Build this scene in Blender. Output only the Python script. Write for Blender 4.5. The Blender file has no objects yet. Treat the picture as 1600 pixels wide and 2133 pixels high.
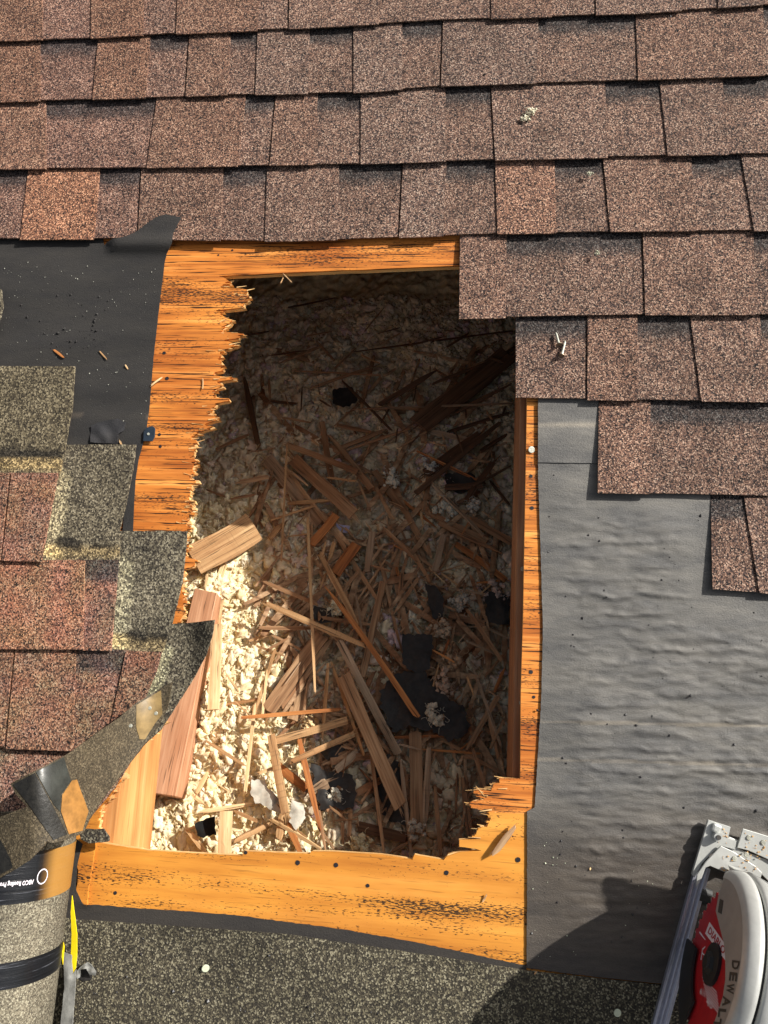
import bpy, bmesh, math, random
import numpy as np
from mathutils import Vector, Matrix, noise
from mathutils.geometry import delaunay_2d_cdt, tessellate_polygon

random.seed(7)
RNG = np.random.default_rng(11)
SC = bpy.context.scene
COL = SC.collection

# ------------------------------------------------------------------ frame, camera, light
SLOPE = math.radians(14)
M3 = Matrix.Rotation(SLOPE, 3, 'X')            # roof frame (u right, v up the slope, w out of the roof) -> world
M4 = M3.to_4x4()
PITCH, YAW, ROLL, CAMV, CAMW = 0.22243906, 0.11165730, 0.02745899, -1.15582032, 1.13776581
RC = Matrix.Rotation(PITCH, 3, 'X') @ Matrix.Rotation(YAW, 3, 'Y') @ Matrix.Rotation(ROLL, 3, 'Z')
CAM = Vector((0, CAMV, CAMW))

cd = bpy.data.cameras.new('camera')
cam = bpy.data.objects.new('camera', cd)
COL.objects.link(cam)
cd.sensor_fit = 'HORIZONTAL'; cd.sensor_width = 36; cd.lens = 36
cd.clip_start = 0.02; cd.clip_end = 3000
cam.matrix_world = M4 @ (Matrix.Translation(CAM) @ RC.to_4x4())
SC.camera = cam

SUN_ROOF = Vector((1.52, 0.90, 1.0)).normalized()
SUN_W = (M3 @ SUN_ROOF).normalized()
sd = bpy.data.lights.new('sun', 'SUN'); sd.energy = 5.0; sd.angle = math.radians(0.55); sd.color = (1.0, 0.95, 0.86)
so = bpy.data.objects.new('sun', sd); COL.objects.link(so)
so.rotation_euler = SUN_W.to_track_quat('Z', 'Y').to_euler(); so.location = SUN_W * 20
W = bpy.data.worlds.new('World'); SC.world = W; W.use_nodes = True
wn = W.node_tree.nodes; wl = W.node_tree.links
sky = wn.new('ShaderNodeTexSky'); sky.sky_type = 'NISHITA'; sky.sun_disc = False
sky.sun_elevation = math.asin(SUN_W.z); sky.sun_rotation = math.atan2(SUN_W.x, SUN_W.y)
bg = wn['Background']; bg.inputs['Strength'].default_value = 0.07
sky.dust_density = 4.0; sky.ozone_density = 0.3
hs = wn.new('ShaderNodeHueSaturation'); hs.inputs['Saturation'].default_value = 0.32   # hazy, nearly white sky
wl.new(sky.outputs[0], hs.inputs['Color']); wl.new(hs.outputs[0], bg.inputs['Color'])
SC.view_settings.view_transform = 'Standard'; SC.view_settings.look = 'None'
SC.view_settings.exposure = 0.6; SC.view_settings.gamma = 1.0
SC.cycles.use_denoising = True; SC.cycles.denoiser = 'OPENIMAGEDENOISE'; SC.cycles.denoising_input_passes = 'RGB_ALBEDO_NORMAL'; SC.cycles.denoising_prefilter = 'ACCURATE'
SC.cycles.max_bounces = 12; SC.cycles.diffuse_bounces = 10

# ------------------------------------------------------------------ geometry helpers
def ray(px, py):
    return RC @ Vector(((px - 800) / 1600.0, -(py - 1066.5) / 1600.0, -1.0))
def U(px, py, w=0.0):
    d = ray(px, py); t = (w - CAMW) / d.z
    return CAM + t * d
INS0, INST, VB = 0.21, 0.25, -1.404
def F(px, py, h=0.0):                            # on the insulation's mean surface, h above it
    d = ray(px, py)
    t = (-INS0 + h - (CAM.y - VB) * INST - CAM.z) / (d.z + d.y * INST)
    return CAM + t * d
def wins(v): return -INS0 - (v - VB) * INST
def interp(pts, x):
    if x <= pts[0][0]: 
        a, b = pts[0], pts[1]
    elif x >= pts[-1][0]:
        a, b = pts[-2], pts[-1]
    else:
        for a, b in zip(pts, pts[1:]):
            if a[0] <= x <= b[0]: break
    return a[1] + (b[1] - a[1]) * (x - a[0]) / (b[0] - a[0])
def smooth(a, b, x):
    t = min(1, max(0, (x - a) / (b - a))); return t * t * (3 - 2 * t)
def n3(x, y, z=0.0): return noise.noise(Vector((x, y, z)))

def tag(o, label, cat, group=None, kind=None):
    if label: o['label'] = label
    if cat: o['category'] = cat
    if group: o['group'] = group
    if kind: o['kind'] = kind
    return o

class Thing:
    def __init__(s, name, base, label, cat, group=None, rot=None):
        s.c = Vector(base); s.rot = rot or Matrix.Identity(3)
        s.o = bpy.data.objects.new(name, None); s.o.empty_display_size = 0.02
        COL.objects.link(s.o)
        s.o.matrix_world = M4 @ Matrix.Translation(s.c) @ s.rot.to_4x4()
        tag(s.o, label, cat, group)

def mesh_obj(name, V, Fc, mat, parent=None, base=None, rot=None, cols=None, smooth=False, uvlocal=False, under=None):
    """V in roof coordinates (or local to the parent when uvlocal)."""
    me = bpy.data.meshes.new(name)
    rt = rot or Matrix.Identity(3)
    if parent is not None:
        c, rt = parent.c, parent.rot
    elif base is None:
        A = [Vector(v) for v in V]
        c = sum(A, Vector()) / len(A); c.z = min(a.z for a in A)
    else: c = Vector(base)
    if uvlocal: VV = [tuple(v) for v in V]
    else:
        inv = rt.transposed()
        VV = [tuple(inv @ (Vector(v) - c)) for v in V]
    me.from_pydata(VV, [], Fc)
    if cols is not None:
        at = me.color_attributes.new('tint', 'FLOAT_COLOR', 'POINT')
        at.data.foreach_set('color', np.asarray([(k[0], k[1], k[2], 1.0) for k in cols], dtype=np.float32).ravel())
    me.materials.append(mat)
    if smooth: me.polygons.foreach_set('use_smooth', [True] * len(me.polygons))
    me.update()
    o = bpy.data.objects.new(name, me); COL.objects.link(o)
    if parent is not None:
        o.parent = under or parent.o
    else:
        o.matrix_world = M4 @ Matrix.Translation(c) @ rt.to_4x4()
    return o

def inside(px, py, P):
    P = np.asarray(P); x0, y0 = P[:, 0], P[:, 1]; x1, y1 = np.roll(x0, -1), np.roll(y0, -1)
    r = np.zeros(len(px), bool)
    for a, b, c, d in zip(x0, y0, x1, y1):
        if b == d: continue
        k = ((b > py) != (d > py)) & (px < (c - a) * (py - b) / (d - b) + a)
        r ^= k
    return r
def resample(poly, res, jag=0.0, seed=0.0):
    out = []
    n = len(poly)
    for i in range(n):
        a = poly[i]; b = poly[(i + 1) % n]
        L = math.hypot(b[0] - a[0], b[1] - a[1]); k = max(1, int(L / res))
        nx, ny = (-(b[1] - a[1]) / max(L, 1e-6), (b[0] - a[0]) / max(L, 1e-6))
        for j in range(k):
            t = j / k
            x, y = a[0] + (b[0] - a[0]) * t, a[1] + (b[1] - a[1]) * t
            if jag:
                q = jag * (n3(x * .11, y * .11, seed) * 1.2 + n3(x * .45, y * .45, seed + 5) * .9)
                x += nx * q; y += ny * q
            out.append((x, y))
    return out
def sheet(name, poly, wf, thick, res, mat, parent=None, base=None, colf=None, jag=0.0, fill=True, smooth=True, seed=0.0, raw=False, under=None, mapf=None):
    bd = poly if raw else resample(poly, res, jag, seed)
    P = np.array(bd)
    pts = [Vector(p) for p in bd]; nb = len(pts)
    if fill:
        x0, y0 = P.min(0); x1, y1 = P.max(0)
        gx, gy = np.meshgrid(np.arange(x0 + res / 2, x1, res), np.arange(y0 + res / 2, y1, res))
        gx, gy = gx.ravel(), gy.ravel()
        gx = gx + (np.arange(len(gx)) % 3 - 1) * res * .12
        k = inside(gx, gy, P)
        gx, gy = gx[k], gy[k]
        if len(gx):
            # keep away from the boundary
            d = np.full(len(gx), 1e9)
            for bx, by in bd: d = np.minimum(d, (gx - bx) ** 2 + (gy - by) ** 2)
            k = d > (res * .45) ** 2
            pts += [Vector((float(a), float(b))) for a, b in zip(gx[k], gy[k])]
    ed = [(i, (i + 1) % nb) for i in range(nb)]
    v, e, f, *_ = delaunay_2d_cdt(pts, ed, [], 0, 1e-6)
    v = [tuple(a) for a in v]
    C = np.array([[sum(v[i][0] for i in t) / len(t), sum(v[i][1] for i in t) / len(t)] for t in f])
    k = inside(C[:, 0], C[:, 1], P)
    tris = [t for t, q in zip(f, k) if q]
    mp = mapf or U
    top = [mp(a, b, wf(a, b)) for a, b in v]
    cols = [colf(a, b) for a, b in v] if colf else None
    n = len(top)
    V = top + [p - Vector((0, 0, thick)) for p in top]
    # image y points down, so flip to face up
    Fc = []
    cnt = {}; sidec = []
    for t in tris:
        a, b, c = t
        A, B, Cc = top[a], top[b], top[c]
        if (B - A).cross(Cc - A).z < 0: a, b, c = a, c, b
        Fc.append((a, b, c)); Fc.append((n + c, n + b, n + a))
        for p, q in ((a, b), (b, c), (c, a)): cnt[(p, q)] = 1
    for (p, q) in list(cnt):
        if (q, p) not in cnt:
            k = len(V); V += [V[q], V[p], V[n + p], V[n + q]]; Fc.append((k, k + 1, k + 2, k + 3)); sidec += [q, p, p, q]
    if cols: cols = cols + cols + [cols[i] for i in sidec]
    used = sorted({i for f in Fc for i in f}); mp2 = {a: b for b, a in enumerate(used)}
    V = [V[i] for i in used]; Fc = [tuple(mp2[i] for i in f) for f in Fc]
    if cols: cols = [cols[i] for i in used]
    o = mesh_obj(name, V, Fc, mat, parent, base, cols=cols, under=under)
    if smooth:
        me = o.data
        me.polygons.foreach_set('use_smooth', [len(p.vertices) == 3 for p in me.polygons])
    return o

class MB:                                        # collects solids in one mesh, local coordinates
    def __init__(s): s.V = []; s.F = []
    def add(s, V, Fc):
        k = len(s.V); s.V += [Vector(v) for v in V]; s.F += [tuple(i + k for i in f) for f in Fc]; return s
    def box(s, x0, x1, y0, y1, z0, z1):
        V = [(x, y, z) for z in (z0, z1) for y in (y0, y1) for x in (x0, x1)]
        return s.add(V, [(0, 2, 3, 1), (4, 5, 7, 6), (0, 1, 5, 4), (2, 6, 7, 3), (0, 4, 6, 2), (1, 3, 7, 5)])
    def prism(s, pts, axis, a, b):               # polygon in the plane normal to axis, from a to b
        n = len(pts)
        def q(p, t):
            return (t, p[0], p[1]) if axis == 0 else ((p[0], t, p[1]) if axis == 1 else (p[0], p[1], t))
        V = [q(p, a) for p in pts] + [q(p, b) for p in pts]
        tri = tessellate_polygon([[Vector((p[0], p[1], 0)) for p in pts]])
        Fc = [tuple(t) for t in tri] + [tuple(n + i for i in reversed(t)) for t in tri]
        Fc += [(i, (i + 1) % n, n + (i + 1) % n, n + i) for i in range(n)]
        return s.add(V, Fc)
    def tube(s, P, r, k=10, cap=True):
        P = [Vector(p) for p in P]; R = r if isinstance(r, (list, tuple)) else [r] * len(P)
        V = []; Fc = []
        for i, p in enumerate(P):
            t = (P[min(i + 1, len(P) - 1)] - P[max(i - 1, 0)]).normalized()
            a = t.orthogonal().normalized(); b = t.cross(a)
            if i: 
                a = (pa - t * pa.dot(t)).normalized(); b = t.cross(a)
            pa = a
            V += [p + (a * math.cos(2 * math.pi * j / k) + b * math.sin(2 * math.pi * j / k)) * R[i] for j in range(k)]
        for i in range(len(P) - 1):
            Fc += [(i * k + j, i * k + (j + 1) % k, (i + 1) * k + (j + 1) % k, (i + 1) * k + j) for j in range(k)]
        if cap: Fc += [tuple(reversed(range(k))), tuple(range((len(P) - 1) * k, len(P) * k))]
        return s.add(V, Fc)
    def obj(s, name, mat, parent, smooth=False, under=None, bevel=0):
        o = mesh_obj(name, s.V, s.F, mat, parent, uvlocal=True, smooth=smooth, under=under)
        bm = bmesh.new(); bm.from_mesh(o.data); bmesh.ops.recalc_face_normals(bm, faces=bm.faces); bm.to_mesh(o.data); bm.free()
        if bevel:
            m = o.modifiers.new('bevel', 'BEVEL'); m.width = bevel; m.segments = 2; m.limit_method = 'ANGLE'
        return o

# ------------------------------------------------------------------ materials
def new_mat(name, rough=0.85, spec=0.3):
    m = bpy.data.materials.new(name); m.use_nodes = True
    b = m.node_tree.nodes['Principled BSDF']
    b.inputs['Roughness'].default_value = rough
    b.inputs['Specular IOR Level'].default_value = spec
    return m, m.node_tree.nodes, m.node_tree.links, b
def ramp(N, stops, interp='LINEAR'):
    r = N.new('ShaderNodeValToRGB'); r.color_ramp.interpolation = interp
    e = r.color_ramp.elements
    while len(e) < len(stops): e.new(0.5)
    for k, (p, c) in zip(e, stops):
        k.position = p; k.color = (c[0], c[1], c[2], 1) if not isinstance(c, (int, float)) else (c, c, c, 1)
    return r
def coords(N, L, scale=(1, 1, 1), loc=(0, 0, 0), rnd=False):
    t = N.new('ShaderNodeTexCoord'); mp = N.new('ShaderNodeMapping')
    mp.inputs['Scale'].default_value = scale; mp.inputs['Location'].default_value = loc
    if rnd:
        oi = N.new('ShaderNodeObjectInfo'); ma = N.new('ShaderNodeVectorMath'); ma.operation = 'ADD'
        mm = N.new('ShaderNodeMath'); mm.operation = 'MULTIPLY'; mm.inputs[1].default_value = 37.0
        L.new(oi.outputs['Random'], mm.inputs[0])
        L.new(t.outputs['Object'], ma.inputs[0]); L.new(mm.outputs[0], ma.inputs[1])
        L.new(ma.outputs[0], mp.inputs['Vector'])
    else: L.new(t.outputs['Object'], mp.inputs['Vector'])
    return mp.outputs[0]
def noise_t(N, L, vec, scale, detail=4, rough=0.6):
    n = N.new('ShaderNodeTexNoise'); n.inputs['Scale'].default_value = scale
    n.inputs['Detail'].default_value = detail; n.inputs['Roughness'].default_value = rough
    L.new(vec, n.inputs['Vector']); return n.outputs['Fac']
def mixc(N, L, mode, fac, a, b):
    m = N.new('ShaderNodeMix'); m.data_type = 'RGBA'; m.blend_type = mode
    for k, v in ((0, fac), (6, a), (7, b)):
        if isinstance(v, (int, float)): m.inputs[k].default_value = v
        elif isinstance(v, tuple): m.inputs[k].default_value = (*v, 1)
        else: L.new(v, m.inputs[k])
    return m.outputs[2]
def bump(N, L, b, h, strength, dist):
    n = N.new('ShaderNodeBump'); n.inputs['Strength'].default_value = strength; n.inputs['Distance'].default_value = dist
    L.new(h, n.inputs['Height']); L.new(n.outputs[0], b.inputs['Normal'])

def granule_mat(name, pal, tint=True, size=0.0019, blotch=0.30, bstr=0.5, rough=0.9):
    m, N, L, b = new_mat(name, rough, 0.25)
    v = coords(N, L, rnd=True)
    vo = N.new('ShaderNodeTexVoronoi'); vo.inputs['Scale'].default_value = 1 / size; L.new(v, vo.inputs['Vector'])
    sp = N.new('ShaderNodeSeparateColor'); L.new(vo.outputs['Color'], sp.inputs[0])
    n = len(pal); r = ramp(N, [(i / n, c) for i, c in enumerate(pal)], 'CONSTANT'); L.new(sp.outputs[0], r.inputs[0])
    bl = noise_t(N, L, v, 22, 4, 0.65)
    br = ramp(N, [(0.3, 1 - blotch), (0.7, 1 + blotch * .6)]); L.new(bl, br.inputs[0])
    c = mixc(N, L, 'MULTIPLY', 1.0, r.outputs[0], br.outputs[0])
    if tint:
        a = N.new('ShaderNodeAttribute'); a.attribute_name = 'tint'
        c = mixc(N, L, 'MULTIPLY', 1.0, c, a.outputs['Color'])
    L.new(c, b.inputs['Base Color'])
    h = N.new('ShaderNodeMath'); h.operation = 'ADD'; L.new(sp.outputs[1], h.inputs[0]); L.new(vo.outputs['Distance'], h.inputs[1])
    bump(N, L, b, h.outputs[0], bstr, 0.0011)
    return m
MAT = {}
MAT['brown'] = granule_mat('brown_granules', [(0.073, 0.042, 0.032), (0.172, 0.101, 0.076), (0.010, 0.009, 0.010), (0.275, 0.168, 0.122), (0.112, 0.066, 0.050), (0.396, 0.277, 0.210), (0.026, 0.020, 0.021), (0.206, 0.118, 0.084), (0.086, 0.055, 0.049)], size=.0017)
MAT['red'] = granule_mat('weathered_red_granules', [(0.114, 0.062, 0.043), (0.294, 0.166, 0.111), (0.019, 0.016, 0.015), (0.408, 0.247, 0.163), (0.171, 0.095, 0.067), (0.380, 0.275, 0.201), (0.057, 0.038, 0.033), (0.247, 0.133, 0.087), (0.142, 0.090, 0.067)])
MAT['grey'] = granule_mat('grey_olive_granules', [(.045, .038, .028), (.11, .094, .066), (.026, .022, .018), (.19, .165, .115), (.075, .064, .046), (.25, .22, .16), (.052, .044, .033), (.13, .11, .075)], size=.0023)
MAT['mineral'] = granule_mat('dark_mineral_granules', [(0.031, 0.027, 0.022), (0.112, 0.096, 0.065), (0.029, 0.026, 0.020), (0.047, 0.041, 0.030), (0.162, 0.144, 0.095), (0.066, 0.057, 0.041), (0.037, 0.032, 0.025), (0.256, 0.232, 0.163), (0.058, 0.050, 0.036)], size=.0019, blotch=.25)
MAT['under'] = granule_mat('fine_backing_sand', [(.04, .033, .023), (.08, .066, .045), (.055, .044, .030), (.115, .096, .068), (.032, .026, .019), (.066, .054, .037), (.048, .04, .027)], size=.0016, blotch=.3, bstr=.25, rough=.6)
MAT['rollm'] = granule_mat('pale_roll_granules', [(.09, .08, .058), (.17, .15, .11), (.06, .052, .04), (.26, .24, .18), (.13, .115, .083), (.085, .075, .055), (.17, .15, .11)], size=.0014, blotch=.25)

def wood_mat(name, lo, mid, hi, rnd=True, sx=6, sy=120, checks=.35, fleck=0.0, rough=.7, split=None, vary=.25, cross=0.0, ck=.60):
    m, N, L, b = new_mat(name, rough, .3)
    v = coords(N, L, (sx, sy, sy), rnd=rnd)
    f = noise_t(N, L, v, 1.0, 6, .65)
    r = ramp(N, [(.3, lo), (.5, mid), (.72, hi)]); L.new(f, r.inputs[0])
    c = r.outputs[0]
    v2 = coords(N, L, (3, 9, 9), (3, 1, 2), rnd=rnd)
    f2 = noise_t(N, L, v2, 1.6, 3)
    r2 = ramp(N, [(.3, (1 - vary * .8, 1 - vary * 1.3, 1 - vary * 1.6)), (.7, (1 + vary * .8, 1 + vary, 1 + vary * 1.1))]); L.new(f2, r2.inputs[0])
    c = mixc(N, L, 'MULTIPLY', 1.0, c, r2.outputs[0])
    if checks:                                    # fine dark checks along the grain
        v3 = coords(N, L, (12, 330, 330), (8, 3, 1), rnd=rnd)
        f3 = noise_t(N, L, v3, 1.0, 3, .5)
        r3 = ramp(N, [(ck, 0), (ck + .07, checks)]); L.new(f3, r3.inputs[0])
        c = mixc(N, L, 'MIX', r3.outputs[0], c, tuple(x * .12 for x in lo))
    if cross:
        v5 = coords(N, L, (500, 8, 8), (2, 2, 1), rnd=rnd)
        f5 = noise_t(N, L, v5, 1.0, 2, .5)
        r5 = ramp(N, [(.58, 0), (.66, cross)]); L.new(f5, r5.inputs[0])
        c = mixc(N, L, 'MIX', r5.outputs[0], c, tuple(x * .3 for x in lo))
    if fleck:
        v4 = coords(N, L, (150, 620, 500), (1, 7, 3), rnd=rnd)
        f4 = noise_t(N, L, v4, 1.0, 3, .55)
        g = noise_t(N, L, coords(N, L, (2.6, 24, 10), (4, 2.3, 0), rnd=rnd), 1.0, 3)
        ad = N.new('ShaderNodeMath'); ad.operation = 'MULTIPLY_ADD'; ad.inputs[1].default_value = .95
        L.new(g, ad.inputs[0]); L.new(f4, ad.inputs[2])
        hv = N.new('ShaderNodeMath'); hv.operation = 'MULTIPLY'; hv.inputs[1].default_value = .5; L.new(ad.outputs[0], hv.inputs[0]); ad = hv
        r4 = ramp(N, [(.548, 0), (.572, fleck)]); L.new(ad.outputs[0], r4.inputs[0])
        c = mixc(N, L, 'MIX', r4.outputs[0], c, (.018, .010, .006))
    if split: c = split(N, L, c)
    L.new(c, b.inputs['Base Color'])
    bump(N, L, b, f, .35, .0012)
    return m
TONES = {
 'orange': ((.20, .065, .018), (.38, .15, .045), (.55, .26, .09)),
 'tan':    ((.24, .13, .06), (.44, .27, .13), (.62, .42, .23)),
 'brown':  ((.17, .090, .045), (.31, .185, .098), (.47, .31, .18)),
 'grey':   ((.17, .115, .07), (.32, .225, .145), (.48, .36, .25)),
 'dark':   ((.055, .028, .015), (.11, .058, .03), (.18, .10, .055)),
 'pink':   ((.30, .15, .08), (.43, .23, .13), (.52, .32, .20)),
 'pale':   ((.46, .30, .14), (.62, .44, .24), (.72, .56, .34)),
}
for k, t in TONES.items(): MAT['w_' + k] = wood_mat(k + '_wood', *t, sx=5, sy=170, checks=.8, cross=.25 if k in ('grey', 'tan') else 0, vary=.3)
def deck_regions(N, L, c): return c
MAT['deck'] = wood_mat('stained_orange_plywood', (.24, .065, .012), (.52, .175, .028), (.78, .35, .09), rnd=False, sx=2.0, sy=75, checks=1.0, fleck=.9, vary=.38, ck=.56)
MAT['deckb'] = wood_mat('amber_plywood', (.36, .120, .016), (.53, .215, .030), (.68, .31, .060), rnd=False, sx=1.6, sy=26, checks=.35, fleck=.95, vary=.26)
MAT['raw'] = wood_mat('fresh_split_veneer', (.46, .24, .08), (.66, .40, .16), (.80, .56, .28), rnd=False, sx=4, sy=200, checks=.5, vary=.2)

def felt_mat(name, c0, c1, rough=.8, wr=.6, dust=(.16, .14, .12), dk=.5):
    m, N, L, b = new_mat(name, rough, .35)
    v = coords(N, L)
    f = noise_t(N, L, v, 900, 3, .7); r = ramp(N, [(.3, c0), (.7, c1)]); L.new(f, r.inputs[0])
    v2 = coords(N, L, (2.6, 10, 4)); g = noise_t(N, L, v2, 2.2, 8, .72)
    r2 = ramp(N, [(.40, 0), (.75, dk)]); L.new(g, r2.inputs[0])
    c = mixc(N, L, 'MIX', r2.outputs[0], r.outputs[0], dust)
    a = N.new('ShaderNodeAttribute'); a.attribute_name = 'tint'
    c = mixc(N, L, 'MULTIPLY', 1.0, c, a.outputs['Color'])
    L.new(c, b.inputs['Base Color'])
    v3 = coords(N, L, (420, 640, 400)); h1 = noise_t(N, L, v3, 1.0, 3)
    ad = N.new('ShaderNodeMath'); ad.operation = 'MULTIPLY_ADD'; ad.inputs[1].default_value = wr
    L.new(g, ad.inputs[0]); L.new(h1, ad.inputs[2])
    bump(N, L, b, ad.outputs[0], .5, .0015)
    return m
MAT['felt_r'] = felt_mat('grey_felt_paper', (.055, .054, .054), (.115, .113, .112), .60, 1.8, (.23, .215, .19), .75)
MAT['felt_l'] = felt_mat('black_felt_paper', (.014, .0135, .014), (.030, .028, .028), .85, 1.2, (.048, .043, .037), .6)

def plain(name, col, rough=.5, metal=0.0, spec=.5, nz=.25, sc=60, bstr=.15):
    m, N, L, b = new_mat(name, rough, spec)
    b.inputs['Metallic'].default_value = metal
    v = coords(N, L); f = noise_t(N, L, v, sc, 5, .65)
    r = ramp(N, [(.3, tuple(x * (1 - nz) for x in col)), (.7, tuple(min(1, x * (1 + nz)) for x in col))]); L.new(f, r.inputs[0])
    L.new(r.outputs[0], b.inputs['Base Color'])
    bump(N, L, b, f, bstr, .001)
    return m
MAT['black'] = plain('black_felt_scrap', (.016, .014, .013), .7, nz=.6, sc=120, bstr=.6)
MAT['tar'] = plain('tar', (.016, .015, .018), .45)
MAT['zinc'] = plain('galvanised_nail', (.42, .42, .36), .5, .3, nz=.35, sc=400)
MAT['rust'] = plain('rusty_nail', (.28, .22, .16), .5, .6, nz=.4, sc=400)
MAT['ivory'] = plain('pale_nail_head', (.52, .56, .42), .5, .0, nz=.15, sc=300)
MAT['white'] = plain('painted_light_metal', (.52, .53, .51), .38, .35, nz=.10, sc=40)
MAT['cast'] = plain('cast_guard_grey', (.44, .445, .43), .42, .15, nz=.16, sc=22, bstr=.3)
MAT['guardside'] = plain('shaded_guard_side', (.30, .28, .26), .5, 0, nz=.1, sc=40)  # darker copy of the guard metal, side-face shade put into its colour
MAT['bar'] = plain('extruded_grey_metal', (.36, .37, .44), .35, .6, nz=.12, sc=80)
MAT['redb'] = plain('red_coated_blade', (.42, .012, .018), .38, .0, nz=.12, sc=60)
MAT['print'] = plain('white_print', (.70, .66, .72), .6, nz=.05)
MAT['redprint'] = plain('red_print', (.40, .02, .03), .6, nz=.05)
MAT['darkp'] = plain('dark_print', (.05, .045, .04), .6, nz=.1)
MAT['rubber'] = plain('black_rubber', (.014, .015, .016), .6, nz=.3)
MAT['yellow'] = plain('yellow_plastic', (.80, .62, .01), .4, nz=.06)
MAT['greyp'] = plain('weathered_grey_strip', (.19, .19, .18), .7, nz=.35, sc=90, bstr=.4)
MAT['paper'] = plain('crumpled_grey_paper', (.42, .39, .33), .85, nz=.3, sc=70, bstr=.8)
MAT['blue'] = plain('dark_plastic_cap', (.02, .03, .045), .3, nz=.2)
MAT['saw_yellow'] = plain('yellow_housing', (.75, .50, .03), .45, nz=.08)
MAT['lilac'] = plain('lilac_foil', (.42, .40, .58), .4, nz=.2)
def tape_mat():
    m, N, L, b = new_mat('glossy_black_tape', .30, .35)
    v = coords(N, L, (420, 9, 9)); f = noise_t(N, L, v, 1.0, 5, .7)
    r = ramp(N, [(.35, (.003, .0035, .005)), (.62, (.010, .011, .014)), (.70, (.16, .17, .20))]); L.new(f, r.inputs[0])  # last stop paints pale scratch highlights into the tape colour
    a = N.new('ShaderNodeAttribute'); a.attribute_name = 'tint'
    c = mixc(N, L, 'ADD', 1.0, r.outputs[0], a.outputs['Color'])
    L.new(c, b.inputs['Base Color']); bump(N, L, b, f, .4, .0012)
    return m
MAT['tape'] = tape_mat()
def insul_mat():
    m, N, L, b = new_mat('blown_cream_insulation', .95, .1)
    v = coords(N, L); f = noise_t(N, L, v, 120, 5, .75)
    r = ramp(N, [(.3, (.72, .70, .66)), (.7, (1.06, 1.04, 1.0))]); L.new(f, r.inputs[0])
    a = N.new('ShaderNodeAttribute'); a.attribute_name = 'tint'
    c = mixc(N, L, 'MULTIPLY', 1.0, r.outputs[0], a.outputs['Color']); L.new(c, b.inputs['Base Color'])
    b.inputs['Subsurface Weight'].default_value = .15; b.inputs['Subsurface Radius'].default_value = (1, .8, .5); b.inputs['Subsurface Scale'].default_value = .005
    g = noise_t(N, L, v, 420, 3, .7)
    bump(N, L, b, g, .6, .0015)
    return m
MAT['ins'] = insul_mat()

# ------------------------------------------------------------------ surroundings
def struct(name, V, Fc, mat, label=None):
    o = mesh_obj(name, V, Fc, mat); o['kind'] = 'structure'; return o
MAT['grass'] = plain('lawn', (.06, .09, .03), .95, nz=.5, sc=4)
inv = M3.transposed()
gv = [inv @ Vector((x, y, -3.4)) for x, y in ((-900, -900), (900, -900), (900, 900), (-900, 900))]
struct('ground', gv, [(0, 1, 2, 3)], MAT['grass'])

# ------------------------------------------------------------------ plywood deck with the broken hole
def spiky(pts, amp, step, seed):                  # fibres standing out of a break: steps along v, spikes along u
    rr = random.Random(seed); out = []
    for a, b in zip(pts, pts[1:]):
        dy = abs(b[1] - a[1]); out.append(a); p = rr.uniform(.6, step); q = 0
        while p < dy - .6:
            t = p / dy; x = a[0] + (b[0] - a[0]) * t; y = a[1] + (b[1] - a[1]) * t
            q2 = rr.choice([-.3, .1, .4, .7, 1.0, 1.5]) * amp * rr.uniform(.6, 1.1)
            out.append((x + q, y)); out.append((x + q2, y + (.15 if b[1] > a[1] else -.15))); q = q2; p += rr.uniform(.8, step * 1.6)
    out.append(pts[-1]); return out
LEFT = [(456, 575), (471, 583), (470, 588), (459, 596), (459, 600), (500, 601), (513, 604), (506, 612), (511, 622), (499, 641), (470, 644), (449, 646), (465, 658), (480, 668), (462, 680), (452, 690), (498, 694), (497, 698), (491, 705), (466, 708), (484, 718), (482, 722), (462, 728), (454, 747), (461, 764), (448, 775), (442, 781), (478, 786), (477, 791), (452, 795), (457, 806), (442, 815), (447, 828), (477, 830), (477, 835), (449, 840), (440, 850), (429, 862), (449, 869), (446, 876), (425, 883), (437, 890), (410, 900), (398, 909), (405, 929), (395, 953), (403, 966), (393, 993), (398, 1010), (393, 1037), (396, 1064), (388, 1081), (386, 1107)]
RAG2 = [(386, 1107), (384, 1160), (406, 1165), (404, 1178), (382, 1186), (376, 1215), (381, 1240), (378, 1285), (352, 1320), (346, 1400), (330, 1480), (336, 1512), (318, 1518), (300, 1545), (262, 1570), (240, 1640), (205, 1690), (198, 1755)]
BOT = [(198, 1755), (240, 1762), (303, 1772), (401, 1778), (505, 1783), (508, 1774), (645, 1779), (648, 1774), (700, 1775), (796, 1781), (859, 1791), (863, 1781), (924, 1792), (931, 1784), (959, 1775), (1003, 1772), (990, 1768), (957, 1764), (957, 1750), (993, 1748), (993, 1731), (1000, 1725), (1015, 1722), (1023, 1706), (1021, 1690), (981, 1683), (984, 1669), (1009, 1666), (995, 1655), (996, 1645), (1023, 1648), (1029, 1633), (1041, 1631), (1041, 1621), (1084, 1622)]
RIGHT = [(1084, 1622), (1085, 1450), (1090, 1280), (1094, 1050), (1098, 835), (1099, 700), (1100, 545)]
TOP = [(1100, 545), (957, 553), (640, 566), (470, 574)]
holeA = spiky(LEFT, 8, 3.4, 3)[:-1] + spiky(RAG2, 5, 4, 4)[:-1] + BOT[:19] + spiky(BOT[19:], -7, 3, 5)[:-1] + resample(RIGHT, 12, .7, 2)[:-int(14)] 
holeA = [p for p in holeA if p[1] < 1800]
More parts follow.
